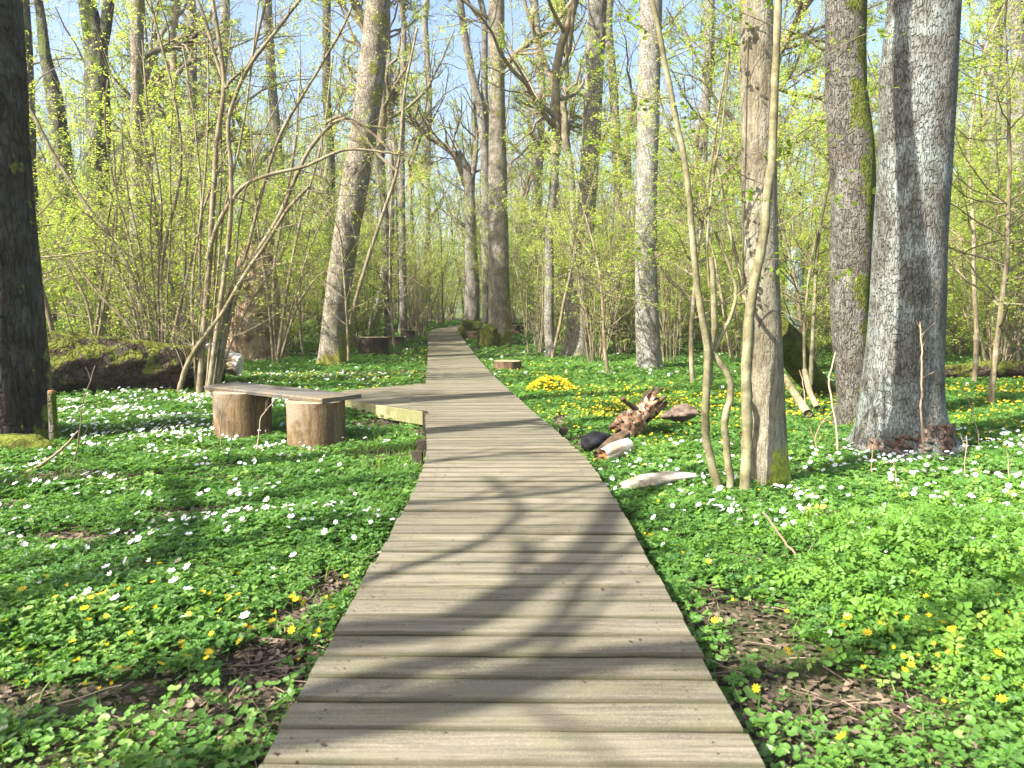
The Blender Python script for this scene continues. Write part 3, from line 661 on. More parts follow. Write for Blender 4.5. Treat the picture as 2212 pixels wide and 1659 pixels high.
# mossy mound at the foot of that trunk
T4p = [(700, 1040, 1058), (640, 1041, 1060), (505, 1040, 1060), (400, 1040, 1058), (336, 1038, 1057), (236, 1030, 1048), (168, 1012, 1029), (90, 998, 1014), (0, 986, 1001)]
t4, _, _ = tree('forked_tree', T4p, 40, M['bark_grey'], 'grey forked trunk just left of the tall straight one at the bend', seed=15, ztop=17, crown=3, csc=1., flare=.3)
P, R = limb(t4, [(1050, 340), (1050, 260), (1046, 200), (1047, 100), (1047, 34), (1030, -30)], 40.2, 17, 12, M['bark_grey'], name='second_stem')
P, R = limb(t4, [(1046, 50), (1020, 20), (1000, -20)], 40.2, 9, 6, M['twig'])
T3p = [(690, 1002, 1036), (600, 1004, 1035), (553, 1003, 1030), (470, 1006, 1028), (387, 1002, 1023), (350, 990, 1010), (330, 978, 996)]
t3, P3_, R3_ = tree('crooked_oak', T3p, 41, M['bark_grey'], 'crooked oak left of the bend whose top leans over the boardwalk', seed=17, ztop=0, crown=None, flare=.3)
P, R = limb(t3, [(1008, 400), (985, 335), (955, 312), (915, 292), (880, 240), (860, 180)], 41, 17, 5, M['twig']); twiggy(t3, P, R, 4, 26, 5, leaf=900, ls=.09)
P, R = limb(t3, [(1012, 420), (1025, 360), (1030, 300), (1024, 230), (1035, 160)], 41, 14, 5, M['twig']); twiggy(t3, P, R, 5, 16, 4, leaf=500, ls=.09)
T2p = [(795, 684, 748), (770, 688, 746), (740, 690, 746), (700, 694, 748), (650, 701, 755), (600, 706, 761), (500, 721, 778), (400, 738, 796), (300, 756, 812), (200, 770, 826), (100, 781, 835), (0, 791, 843)]
t2, P2_, R2_ = tree('leaning_oak', T2p, 23.3, M['bark_lean'], 'thick trunk leaning rightward with mossy bark, behind the bench', seed=19, ztop=13, crown=1, csc=1., flare=.35, lump=.03)
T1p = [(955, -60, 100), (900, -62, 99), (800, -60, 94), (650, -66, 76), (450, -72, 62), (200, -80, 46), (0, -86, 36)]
tree('dark_tree', T1p, 9.6, M['bark_shaded'], 'dark shaded trunk cut off by the edge, beside the small cut stub', seed=21, ztop=9, crown=2, csc=.9, flare=.25, lump=.03, sides=60, ridg=.03)
Tb = [(700, 795, 815), (650, 808, 830), (600, 820, 840), (540, 830, 850), (450, 836, 852), (330, 838, 852), (200, 836, 848)]
tree('pale_curved_tree', Tb, 40, M['bark_pale'], 'small pale trunk curving up right, beyond the dark stump', seed=23, ztop=15, crown=0, csc=.8, flare=.3)
Tb = [(700, 863, 880), (600, 862, 878), (500, 860, 876), (300, 862, 874), (100, 866, 878)]
tree('slender_tree', Tb, 39, M['bark_grey'], 'slender dark grey trunk behind the small round stump left of the boardwalk', seed=25, ztop=16, crown=3, csc=.8, flare=.3)
Tb = [(690, 830, 842), (640, 834, 846), (580, 838, 848), (500, 826, 836)]
tree('slender_tree', Tb, 40.5, M['bark_grey'], 'thin grey stem leaning left, just behind the pale curved trunk', seed=26, ztop=10, crown=0, csc=.5, flare=.3)
Tb = [(668, 165, 232), (640, 172, 222), (551, 178, 222), (437, 180, 224), (269, 190, 238), (100, 184, 232), (0, 170, 205)]
t16, P, R = tree('ivy_oak', Tb, 26, M['ivy_bark'], 'dark gnarled trunk wrapped in ivy behind the fallen mossy log', seed=27, ztop=14, crown=1, csc=1.1, flare=.3, lump=.07)
P, R = limb(t16, [(215, 120), (228, 60), (236, 0), (240, -60)], 26, 28, 20, M['ivy_bark'])
Tb = [(690, 286, 312), (620, 282, 308), (500, 281, 307), (389, 282, 309), (200, 283, 309), (0, 284, 310)]
t17, P, R = tree('mossy_tree', Tb, 25, M['bark_lean'], 'upright yellow-mossed trunk between the ivy-clad tree and the hazel fan', seed=29, ztop=14, crown=3, csc=1., flare=.3, lump=.04)
P, R = limb(t17, [(300, 130), (330, 110), (375, 100), (410, 88), (440, 60)], 25, 14, 7, M['ivy_bark']); twiggy(t17, P, R, 6, 12, 3, leaf=300)
P, R = limb(t17, [(372, 190), (380, 165), (395, 145), (420, 130), (455, 118), (480, 90)], 25.2, 12, 7, M['bark_lean'])
Tb = [(700, 40, 90), (500, 40, 80), (200, 45, 75), (0, 45, 62)]
tree('dark_tree', Tb, 27, M['ivy_bark'], 'dark trunk rising close to the big shaded trunk, farther off', seed=31, ztop=14, crown=2, csc=1., flare=.3, lump=.06)
Tb = [(690, 150, 185), (500, 145, 178), (350, 125, 155), (200, 100, 132), (130, 88, 112), (0, 75, 92)]
tree('dark_tree', Tb, 31, M['ivy_bark'], 'dark trunk leaning leftward behind the ivy-clad oak', seed=33, ztop=13, crown=1, csc=.9, flare=.3, lump=.07)
Tb = [(770, 1700, 1738), (700, 1698, 1735), (600, 1700, 1734), (560, 1702, 1733), (535, 1706, 1732)]
tree('dead_trunk', Tb, 21, M['bark_blue'], 'short broken blue-green trunk with a pinkish torn top', cat='dead tree', seed=35, ztop=0, crown=None, mats=[M['bark_blue'], M['fresh_cut']], cap=True)
for (u, Y, w, sd, mt, lb) in ((930, 62, 14, 41, 'bark_grey', 'thin grey trunk far off above the end of the boardwalk'), (1165, 47, 17, 42, 'bark_grey', 'grey trunk behind the coppice rods right of the tall bend tree'), (1330, 44, 20, 43, 'bark_lean', 'mossy trunk between the bending grey tree and the pale grey one'),
                              (1505, 37, 20, 44, 'bark_grey', 'grey trunk seen between the forked sapling stems'), (2150, 30, 30, 45, 'bark_pale', 'pale trunk in the thicket right of the widest tree'), (2195, 24, 26, 46, 'bark_grey', 'grey trunk at the edge of the thicket right of the widest tree'),
                              (620, 40, 20, 47, 'bark_grey', 'grey trunk behind the snag and the leaning oak'), (395, 36, 22, 48, 'bark_grey', 'grey trunk behind the hazel fan'), (700, 46, 18, 49, 'ivy_bark', 'dark thin trunk left of the leaning oak, far off'), (480, 48, 20, 50, 'bark_pale', 'pale trunk deep in the wood behind the hazels')):
    b = at(u, 690, Y=Y); g = float(gz(b[0], b[1])); vb = 690
    rr_ = rng(sd); pr = []; du = 0
    for v in (695, 600, 480, 350, 200, 50, -50):
        pr.append((v, u + du - w / 2, u + du + w / 2)); du += rr_.normal(0, 7)
    tree('woodland_tree', pr, Y, M[mt], lb, seed=sd, ztop=13, crown=sd % 4, csc=1., flare=.35, sides=16, ring=.25)

# ------------------------------------------------------------------ snag, logs, stumps
def snag():
    Y = 26; pr = [(775, 488, 612), (740, 492, 602), (700, 496, 600), (640, 504, 596), (600, 512, 592), (560, 522, 590), (540, 540, 590)]
    C, R = prof_points(pr, Y); base = C[0].copy(); base[2] = float(gz(base[0], base[1]))
    root = empty('broken_snag', base, label='broken red-brown dead trunk with a jagged top, behind the hazel stems', cat='dead tree')
    C = np.vstack([C[0] - [0, 0, .5], C]); R = np.append(R[0], R)
    me, P, Rr = trunk_mesh('trunk', C, R, M['snag'], base, seed=51, sides=60, flare=.2, lump=.05, ridg=.09)
    # jagged top: stretch top ring vertices up by a spike profile
    co = np.zeros(len(me.vertices) * 3, np.float32); me.vertices.foreach_get('co', co); co = co.reshape(-1, 3); n = len(co) // 60
    g = co.reshape(n, 60, 3); th = np.arange(60) * 2 * PI / 60; r = rng(2)
    sp_ = .9 * np.exp(-((np.angle(np.exp(1j * (th - PI * 1.05)))) / .5) ** 2) + .5 * np.exp(-((np.angle(np.exp(1j * (th - 5.2)))) / .3) ** 2) + r.uniform(0, .22, 60)
    for k in range(8): g[n - 8 + k, :, 2] += sp_ * ((k + 1) / 8) ** 1.5; g[n - 8 + k, :, :2] += 0
    me.vertices.foreach_set('co', g.astype(np.float32).ravel()); me.update(); part('trunk', me, root)
snag()
def lying_log(name, pts, rads, mat, label, cat='log', seed=1, lump=.06, sides=40, ends=None, ridg=0, group=None):
    pts = np.array(pts, float); base = pts[0].copy(); base[2] = float(gz(base[0], base[1]))
    r = rng(seed); s = np.concatenate([[0], np.cumsum(np.linalg.norm(np.diff(pts, axis=0), axis=1))]); n = max(10, int(s[-1] / .07)); q = np.linspace(0, s[-1], n)
    P = np.stack([np.interp(q, s, pts[:, i]) for i in range(3)], -1); R = np.interp(q, s, rads)
    T = nrm(np.gradient(P, axis=0)); N_ = nrm(np.cross(T, [0, 0, 1.])); B = np.cross(N_, T); th = np.arange(sides) * 2 * PI / sides; t_ = th[None]; h = q[:, None]; ph = r.uniform(0, 6, 8)
    f = 1 + lump * (np.sin(2 * t_ + h * 1.2 + ph[0]) + .8 * np.sin(3 * t_ - 2.1 * h + ph[1]) + .6 * np.sin(5 * t_ + 4 * h + ph[2]) + .5 * np.sin(8 * t_ - 7 * h + ph[3])) + lump * .5 * r.normal(0, .5, (n, sides))
    V = P[:, None] + (R[:, None] * f)[..., None] * (np.cos(t_)[..., None] * N_[:, None] + np.sin(t_)[..., None] * B[:, None])
    i = np.arange(n - 1)[:, None]; j = np.arange(sides)[None]; j2 = (j + 1) % sides
    m = MB(); V = V.reshape(-1, 3) - base; m.add(V, np.stack([i * sides + j, (i + 1) * sides + j, (i + 1) * sides + j2, i * sides + j2], -1).reshape(-1, 4))
    for e in (0, n - 1):
        ring = V[e * sides:(e + 1) * sides]; c = ring.mean(0); w = (ring * .6 + c * .4) + T[e] * (.04 if e == 0 else -.04) + r.normal(0, .01, (sides, 3))
        v = np.vstack([ring, w, c]); Q = [(a, (a + 1) % sides, sides + (a + 1) % sides, sides + a) for a in range(sides)]; Tt = [(sides + a, sides + (a + 1) % sides, 2 * sides) for a in range(sides)]
        m.add(v, Q, Tt, mat=1 if ends else 0)
    o = m.build(name, [mat, ends] if ends else mat, loc=base); return tag(o, label, cat, group)
A0 = at(60, 800, Y=14.6); 
lying_log('fallen_log', [(-9.9, 14.3, .42), (-8.6, 14.9, .45), (-7.6, 15.4, .36), (-6.9, 15.8, .3), (-6.2, 16.3, .26)], [.62, .6, .52, .5, .36], M['moss_log'], 'massive rotting log thick with moss, lying behind the dark trunk', seed=61, lump=.07, ends=M['snag'], sides=64)
lying_log('fallen_log', [(-7.1, 17.1, .5), (-6.6, 17.0, .46), (-6.0, 16.9, .3)], [.3, .26, .2], M['palelog'], 'pale broken end of a log beside the massive mossy one', seed=62, lump=.12)
lying_log('leaning_log', [at(1668, 712, Y=13.6), at(1700, 745, Y=13.9), at(1745, 810, Y=14.4), at(1800, 865, Y=15.2)], [.30, .29, .23, .2], M['moss'], 'curved mossy log propped behind the slim straight trunk', seed=63, lump=.06, ends=M['moss'])
m_ = lying_log('prop_pole', [at(1695, 815, Y=12.6), at(1728, 868, Y=11.9), at(1745, 893, Y=11.6)], [.06, .065, .07], M['bark_smooth'], 'pale sawn pole slanting under the curved mossy log', cat='pole', seed=64, lump=.02, sides=16, ends=M['end'])
lying_log('prop_pole', [at(1738, 800, Y=12.6), at(1750, 850, Y=12.2), at(1765, 880, Y=12.0)], [.045, .05, .05], M['bark_stem'], 'shorter brown pole beside the slanting pale one', cat='pole', seed=65, lump=.02, sides=16)
lying_log('fallen_log', [(10.2, 18.4, .0), (11.6, 18.6, .08), (13.0, 18.3, .12), (15, 17.8, .05)], [.16, .24, .26, .24], M['moss_log'], 'brown mossy log lying far off right of the widest tree', seed=66, lump=.1)
# rotten chunks right of the walk
def rock(name, c, s, mat, label, cat, seed, rz=0, tilt=(0, 0), rough=.25, sub=4):
    import bmesh
    bm = bmesh.new(); bmesh.ops.create_icosphere(bm, subdivisions=sub, radius=1.); r = rng(seed); ph = r.uniform(0, 6.28, 12); dr = nrm(r.normal(size=(12, 3)))
    for v in bm.verts:
        p = np.array(v.co); d = 0
        for i in range(12): d += np.sin(p @ dr[i] * (2 + i * 1.1) + ph[i]) / (1.6 + i * .5)
        v.co = Vector((p * (1 + rough * .5 * d) * np.array(s)).tolist())
    me = bpy.data.meshes.new(name); bm.to_mesh(me); bm.free(); me.materials.append(mat)
    for p in me.polygons: p.use_smooth = True
    o = bpy.data.objects.new(name, me); COL.objects.link(o); o.location = tuple(float(a) for a in c); o.rotation_euler = (tilt[0], tilt[1], rz); return tag(o, label, cat)
def rotten_log():
    a = at(1335, 925, Y=9.95); b = at(1415, 868, Y=9.9)
    root = empty('rotten_log', (a[0], a[1], float(gz(a[0], a[1]))), label='split rotten log with red-orange heartwood leaning beside the boardwalk', cat='log')
    bz_ = np.array(root.location); r = rng(71)
    def slab(name, p, q, w, th_, mat, arc0, arc1, sd):
        rr_ = rng(sd); n, s = 26, 18; V = []; d = nrm(np.array(q) - np.array(p)); sx = nrm(np.cross(d, [0, 1., 0])); up = np.cross(sx, d)
        for i in range(n):
            t = i / (n - 1); c = np.array(p) * (1 - t) + np.array(q) * t; R = w * (.75 + .25 * math.sin(t * 5 + sd)) * (1 - .25 * t)
            for j in range(s):
                a_ = arc0 + (arc1 - arc0) * j / (s - 1) + .15 * math.sin(t * 7 + sd); rad = R * (1 + .16 * math.sin(j * 2.3 + t * 6) + rr_.normal(0, .05))
                V.append(c + (sx * math.cos(a_) + up * math.sin(a_)) * rad + d * rr_.normal(0, .012) + (d * .1 * math.sin(j * 1.7 + sd) if i in (0, n - 1) else 0))
        V = np.array(V); q_ = [(i * s + j, i * s + j + 1, (i + 1) * s + j + 1, (i + 1) * s + j) for i in range(n - 1) for j in range(s - 1)]
        m = MB(); m.add(V - bz_, q_); o = m.build(name, mat, root); md = o.modifiers.new('thick', 'SOLIDIFY'); md.thickness = th_; return o
    slab('heartwood', at(1338, 932, Y=9.9), at(1412, 872, Y=9.95), .13, .09, M['chunk'], 2.6, 5.9, 1)
    slab('bark_shell', at(1350, 935, Y=10.0), at(1420, 862, Y=10.1), .19, .04, M['stump_side'], 3.9, 7.4, 2)
    slab('bark_shell', at(1322, 925, Y=9.95), at(1345, 900, Y=10.0), .07, .05, M['stump_side'], 1.5, 5.2, 3)
    m = MB(); P = np.array([at(1375, 885, Y=9.85), at(1362, 875, Y=9.8), at(1350, 868, Y=9.75), at(1345, 860, Y=9.7)]) - bz_; tubes(m, P[None], np.array([[.04, .03, .022, .03]]), 8, cap=True); m.build('side_branch', M['stump_side'], root)
rotten_log()
rock('black_chunk', at(1288, 955, Y=8.85) , (.2, .17, .13), M['black'], 'lump of black wood at the edge of the boardwalk', 'wood chunk', 72, rz=.5)
lying_log('bark_slab', [at(1290, 985, Y=8.25), at(1325, 962, Y=8.5), at(1352, 940, Y=8.85)], [.05, .075, .06], M['stump_side'], 'brown strip of bark lying beside the black wood', 'bark piece', seed=73, lump=.12, sides=20)
lying_log('pale_log', [at(1303, 985, Y=8.1), at(1325, 975, Y=8.2), at(1358, 962, Y=8.35)], [.07, .09, .075], M['palelog'], 'short pale split log with an orange end by the bark strip', seed=74, lump=.08, sides=28, ends=M['fresh_cut'])
lying_log('pale_log', [at(1340, 1052, Y=6.75), at(1400, 1042, Y=6.85), at(1450, 1035, Y=6.95), at(1500, 1030, Y=7.05)], [.03, .085, .075, .04], M['palelog'], 'white log lying among the anemones by the boardwalk', seed=75, lump=.22, sides=30, ends=M['snag'])
rock('root_chunk', at(1470, 893, Y=10.6), (.26, .2, .1), M['root'], 'gnarled grey-brown root chunk behind the rotten log', 'wood chunk', 76, rough=.5)
rock('moss_mound', at(1053, 738, Y=32.2), (.5, .45, .75), M['moss'], 'green mossy mound against the foot of the tall bend tree', 'mossy stump', 77, rough=.2)
rock('moss_mound', at(1022, 712, Y=37.5), (.7, .5, .5), M['moss'], 'mossy heap between the crooked oak and the boardwalk', 'mossy stump', 78, rough=.35)
rock('moss_mound', at(22, 965, Y=8.9), (.45, .3, .16), M['moss'], 'cushion of moss at the foot of the big dark trunk', 'moss', 79, rough=.3)
def stump(u, vb, vt, w, z, mats, label, seed, name='tree_stump', lump=.03):
    p = at(u, vb, Y=None, z=None) if False else None
    # distance from where its foot meets the ground
    Y = 10.
    for _ in range(30):
        q = at(u, vb, Y=Y); Y += (q[2] - float(gz(q[0], Y))) / max(.02, (682 - vb) / -FPX) * .6
        Y = min(max(Y, 3), 60)
    q = at(u, vb, Y=Y); rad = pxw(w / 2, q); h = pxw(vb - vt, q); r = rng(seed); m = MB(); disc_log(m, (0, 0), rad * 1.06, rad, -.2, h, r, sides=36, lump=lump)
    o = m.build(name, mats, loc=(q[0], Y + rad, float(gz(q[0], Y + rad)))); return tag(o, label, 'stump')
stump(801, 772, 730, 65, 0, [M['stump_shaded'], M['end']], 'large dark stump left of the boardwalk, its shaded side black', 81)
stump(853, 747, 729, 36, 0, [M['stump_side'], M['end']], 'tan stump just right of the large dark one', 82)
stump(879, 725, 708, 30, 0, [M['stump_side'], M['end']], 'reddish stump at the foot of the slender grey trunk', 83)
stump(1097, 805, 782, 62, 0, [M['stump_side'], M['end']], 'low brown stump nearest the boardwalk on its yellow-flower side', 84, lump=.05)
stump(1020, 733, 718, 30, 0, [M['stump_side'], M['end']], 'small reddish stump beside the bend, left of the mossy mound', 85)
stump(1117, 724, 704, 26, 0, [M['stump_side'], M['end']], 'small stump behind the tall bend tree', 86)
def cut_stub():
    p = at(117, 958, Y=9.3); b = (p[0], p[1], float(gz(p[0], p[1]))); root = empty('cut_stub', b, label='knee-high sawn sapling stub with a fresh orange top', cat='stump')
    t = at(115, 848, Y=9.3); h = t[2] - b[2]; m = MB(); disc_log(m, (0, 0), .055, .047, -.1, h, rng(87), sides=20, lump=.03, capmat=0); m.build('stem', M['bark_mossy'], root)
    m = MB(); disc_log(m, (0, 0), .048, .04, h - .01, h + .02, rng(87), sides=20, lump=.03, capmat=0); m.build('sawn_top', M['fresh_cut'], root)
cut_stub()

# ------------------------------------------------------------------ hazels and saplings
def stem_path(px, Y, y2=None): 
    n = len(px); Ys = np.linspace(Y, y2 if y2 else Y, n); P = np.array([at(u, v, Y=yy) for (u, v), yy in zip(px, Ys)])
    t = np.linspace(0, n - 1, n * 5); P = np.stack([np.interp(t, np.arange(n), P[:, i]) for i in range(3)], -1)
    for _ in range(4): P[1:-1] = (P[:-2] + 2 * P[1:-1] + P[2:]) / 4
    return P
def drawn_shrub(name, label, cat, stems, Y, mat, seed, n=12, L=1.3, leaf=120, ls=.05, lm='tree_leaf', tmpl=LQ, sides=10, t0=.2, pname='stem'):
    r = rng(seed); u0, v0 = stems[0][0][0]; b = at(u0, v0, Y=Y); base = np.array([b[0], b[1], float(gz(b[0], b[1]))]); root = empty(name, base, label=label, cat=cat)
    fol = MB()
    for k, (px, w0, w1, *yy) in enumerate(stems):
        P = stem_path(px, Y + (yy[1] if len(yy) > 1 else 0) + (0 if len(yy) > 1 else r.uniform(-.15, .15)), yy[0] if yy and yy[0] else None); P = P + np.cumsum(r.normal(0, .0025, P.shape), axis=0)
        if px[0][1] > 700: P = np.vstack([P[0] - [0, 0, .25], P])
        R = np.array([pxw(w / 2, p) for w, p in zip(np.linspace(w0, w1, len(P)), P)]) * (.85 if n else .88) * (1 + .06 * np.sin(np.arange(len(P)) * 1.9 + k)); m = MB(); tubes(m, P[None] - base, R[None], sides, cap=True); m.build(pname, mat, root)
        if n:
            p, d, LL, RR = sprout(r, P[None] - base, R[None], np.array([L]), n, t0, 1, 52, 14, 1., .4, flat=.6, basebig=.35)
            P1, R1 = grow(r, p, d, LL, np.clip(RR, .003, .012), 5, .14, .02, .3); tubes(fol, P1, R1, 4)
            p, d, L2, RR = sprout(r, P1, R1, LL, 4, .2, 1, 45, 12, .45, .6, flat=.5); P2, R2 = grow(r, p, d, L2, np.maximum(RR, .0015), 3, .15, .01, .4); tubes(fol, P2, R2, 3)
            pool = np.concatenate([P2.reshape(-1, 3), P1[:, 2:].reshape(-1, 3)]); ix = r.integers(0, len(pool), leaf)
            scatter(fol, *tmpl, pool[ix] + r.normal(0, ls * .4, (leaf, 3)), rots(r, leaf, .35), ls * r.uniform(.5, 1.2, leaf), r.uniform(0, 1, leaf), mat=1)
    if n: fol.build('foliage', [M['twig'], M[lm]], root)
    return root
drawn_shrub('hazel_shrub', 'hazel fanning out in many pale stems left of the bench', 'hazel', [
    ([(338, 845), (320, 740), (300, 640), (275, 570), (235, 510), (180, 440), (110, 330), (60, 230), (40, 180)], 13, 9),
    ([(332, 845), (322, 730), (305, 620), (270, 480), (250, 420), (222, 280), (232, 170)], 7, 4),
    ([(340, 845), (345, 740), (342, 600), (343, 520), (330, 400), (300, 250)], 8, 4),
    ([(344, 845), (352, 720), (345, 560), (388, 400), (390, 300), (370, 190), (330, 40), (315, -30)], 9, 6),
    ([(348, 845), (360, 780), (395, 630), (420, 530), (440, 440), (500, 300)], 10, 5),
    ([(336, 845), (305, 760), (270, 690), (215, 640), (160, 565), (120, 520)], 9, 5),
    ([(342, 845), (338, 700), (326, 560), (325, 450), (330, 340)], 6, 3),
    ([(330, 845), (312, 780), (285, 650), (250, 560), (225, 540), (130, 555), (65, 558)], 7, 4),
    ([(350, 845), (365, 760), (385, 660), (402, 560), (398, 440), (410, 330)], 7, 4), ([(339, 845), (330, 740), (318, 640), (300, 520), (270, 380), (262, 260)], 6, 3), ([(346, 845), (358, 740), (362, 620), (372, 480), (368, 330), (380, 180)], 6, 3), ([(334, 845), (318, 760), (296, 660), (262, 600), (200, 520)], 6, 3), ([(351, 845), (372, 770), (408, 690), (455, 600), (520, 520)], 6, 3), ([(343, 845), (341, 700), (350, 560), (352, 420), (320, 240), (310, 90)], 7, 4)], 16.2, M['bark_stem'], 201, n=14, L=1.6, leaf=260, ls=.06)
drawn_shrub('hazel_shrub', 'hazel with the thickest dark stems rising right behind the bench end', 'hazel', [
    ([(432, 838), (438, 740), (450, 600), (460, 440), (468, 300), (488, 190), (470, 60), (455, -30)], 17, 9),
    ([(452, 836), (468, 720), (482, 620), (500, 470), (500, 350), (488, 260), (530, 150), (600, 60), (660, -20)], 14, 8),
    ([(466, 838), (480, 740), (492, 640), (530, 560), (565, 420), (600, 300), (660, 200), (740, 70), (760, 20)], 11, 6),
    ([(424, 838), (420, 740), (412, 620), (445, 400), (452, 200), (450, 60)], 8, 4),
    ([(470, 836), (490, 700), (530, 580), (600, 480), (660, 330), (720, 260), (760, 252), (810, 290), (850, 330)], 14, 6),
    ([(388, 838), (402, 790), (430, 740), (480, 680), (530, 590), (580, 520), (620, 450), (668, 400)], 13, 8), ([(446, 838), (455, 730), (470, 600), (478, 470), (520, 300), (545, 120), (560, -20)], 7, 4), ([(460, 838), (475, 740), (505, 620), (512, 500), (545, 330), (620, 180)], 6, 3), ([(438, 838), (436, 700), (428, 560), (435, 420), (420, 260), (395, 100)], 7, 4), ([(456, 838), (465, 720), (462, 560), (480, 400), (475, 250), (500, 60)], 6, 3), ([(470, 838), (500, 740), (550, 640), (610, 560), (650, 430)], 6, 3),
    ([(388, 838), (396, 800), (424, 770), (440, 700), (448, 620)], 10, 7),
    ([(448, 560), (470, 480), (520, 400), (580, 375), (660, 360), (740, 322), (800, 325), (880, 338)], 12, 5),
    ([(488, 190), (500, 170), (540, 140), (560, 60), (580, -20)], 9, 6),
    ([(488, 190), (465, 120), (445, 40), (420, -20)], 10, 6)], 15.2, M['bark_stem'], 202, n=13, L=1.7, leaf=230, ls=.055)
drawn_shrub('hazel_shrub', 'hazel clump in front of the broken snag', 'hazel', [
    ([(596, 775), (590, 660), (592, 560), (620, 420), (640, 300), (650, 150)], 9, 5),
    ([(600, 775), (612, 680), (625, 600), (650, 470), (700, 300), (720, 120)], 9, 5),
    ([(606, 775), (640, 660), (680, 600), (745, 560), (790, 540)], 7, 3),
    ([(590, 775), (580, 640), (560, 520), (548, 400), (540, 250)], 8, 4),
    ([(603, 775), (620, 700), (660, 560), (700, 460), (760, 400)], 6, 3)], 24, M['bark_stem'], 203, n=12, L=1.8, leaf=220, ls=.065)
drawn_shrub('hazel_shrub', 'curved greenish stems beside the leaning oak', 'hazel', [
    ([(758, 700), (770, 640), (800, 540), (835, 440), (862, 360), (870, 200), (900, 60)], 11, 6),
    ([(752, 760), (750, 680), (742, 600), (735, 500), (690, 420)], 7, 4),
    ([(860, 372), (820, 340), (790, 300), (750, 250), (720, 255), (700, 270)], 8, 7)], 22, M['bark_stem'], 204, n=16, L=2.4, leaf=420, ls=.06)
drawn_shrub('hazel_shrub', 'pale hazel stems behind the mossy log, left of the fan', 'hazel', [
    ([(205, 730), (215, 640), (225, 570), (228, 500), (245, 400)], 9, 5), ([(212, 730), (228, 640), (248, 560), (252, 450), (245, 300)], 9, 5),
    ([(202, 728), (190, 650), (150, 580), (100, 540)], 8, 4), ([(220, 730), (235, 650), (238, 520), (262, 330)], 7, 4)], 19, M['bark_stem'], 205, n=14, L=1.8, leaf=300, ls=.065)
drawn_shrub('double_sapling', 'pair of thin pale stems right of the curved mossy log', 'sapling', [
    ([(1752, 800), (1754, 740), (1758, 640), (1762, 540), (1775, 460), (1790, 390), (1800, 330)], 11, 7, 13, 0),
    ([(1738, 790), (1736, 720), (1742, 640), (1752, 560), (1766, 500)], 8, 6, 13, 0)], 13.2, M['bark_smooth'], 206, n=8, L=1.2, leaf=150)
S9 = drawn_shrub('sapling', 'smooth pale sapling curving up against the slim straight trunk', 'sapling', [
    ([(1610, 1056), (1612, 980), (1614, 900), (1613, 800), (1621, 686), (1634, 600), (1648, 504), (1660, 400), (1667, 336), (1674, 200), (1684, 0), (1690, -80)], 29, 17, 6.55, 0),
    ([(1632, 670), (1612, 655), (1600, 630), (1590, 560), (1570, 480), (1540, 330)], 12, 7, 7.2, 0)], 6.6, M['bark_smooth'], 207, n=0)
S10 = drawn_shrub('sapling', 'twisting forked pale sapling left of the slim straight trunk', 'sapling', [
    ([(1553, 1056), (1536, 1000), (1521, 955), (1521, 880), (1526, 800), (1530, 770), (1516, 685), (1501, 585), (1492, 480), (1488, 420), (1469, 300), (1450, 200), (1425, 70), (1405, -20)], 22, 12, 6.6, 0),
    ([(1577, 1042), (1570, 990), (1566, 940), (1564, 905), (1580, 870), (1584, 840), (1568, 804), (1545, 774), (1530, 765)], 19, 15, 6.7, 0),
    ([(1530, 768), (1540, 715), (1536, 650), (1534, 590), (1532, 552)], 19, 12, 6.7, 0),
    ([(1532, 620), (1524, 540), (1536, 400), (1560, 290), (1572, 150), (1580, 20)], 7, 4, 6.8, 0),
    ([(1535, 770), (1560, 720), (1580, 680), (1592, 640), (1585, 600), (1545, 500)], 12, 6, 6.8, 0),
    ([(1475, 330), (1450, 290), (1420, 200), (1400, 150)], 6, 4, 6.6, 0)], 6.7, M['bark_smooth'], 208, n=0)
def sprigs(root, Y, curves, seed, leafn=42, ls=.056):
    r = rng(seed); m = MB(); b = np.array(root.location)
    for c in curves:
        P = stem_path(c, Y); R = np.linspace(.006, .0018, len(P)); tubes(m, (P - b)[None], R[None], 5)
        p, d, LL, RR = sprout(r, (P - b)[None], R[None], np.array([.35]), 9, .1, 1, 45, 10, 1., .5, flat=.4); P1, R1 = grow(r, p, d, LL, np.maximum(RR, .0012), 3, .15, 0, .5); tubes(m, P1, R1, 3)
        pool = P1[:, 1:].reshape(-1, 3); ix = r.integers(0, len(pool), leafn)
        scatter(m, *LOV, pool[ix] + r.normal(0, .02, (leafn, 3)) - [0, 0, .02], rots(r, leafn, .5), ls * r.uniform(.5, 1.1, leafn), r.uniform(0.2, 1, leafn), mat=1)
    m.build('foliage', [M['twig'], M['tree_leaf_green']], root)
sprigs(S10, 6.7, [[(1455, 210), (1400, 215), (1360, 200), (1320, 170), (1290, 120)], [(1440, 130), (1480, 110), (1560, 80), (1620, 30)], [(1465, 270), (1420, 300), (1360, 330), (1300, 300)], [(1430, 90), (1390, 60), (1340, 40)],
                   [(1500, 580), (1440, 545), (1390, 560), (1340, 530)], [(1490, 470), (1560, 430), (1620, 430)], [(1592, 640), (1640, 600), (1700, 560)], [(1545, 500), (1500, 440), (1420, 410)], [(1530, 400), (1620, 330), (1700, 320)], [(1560, 290), (1500, 250), (1440, 260)]], 301)
sprigs(S9, 6.8, [[(1650, 500), (1720, 470), (1780, 420), (1850, 400)], [(1668, 330), (1740, 280), (1800, 240), (1880, 190)], [(1674, 200), (1740, 150), (1830, 90), (1900, 60)], [(1660, 400), (1600, 380), (1520, 300), (1500, 200)], [(1680, 60), (1740, 75), (1790, 90)], [(1680, 60), (1610, 30), (1560, 10)], [(1640, 560), (1700, 560), (1790, 590), (1830, 580)]], 302, leafn=34)

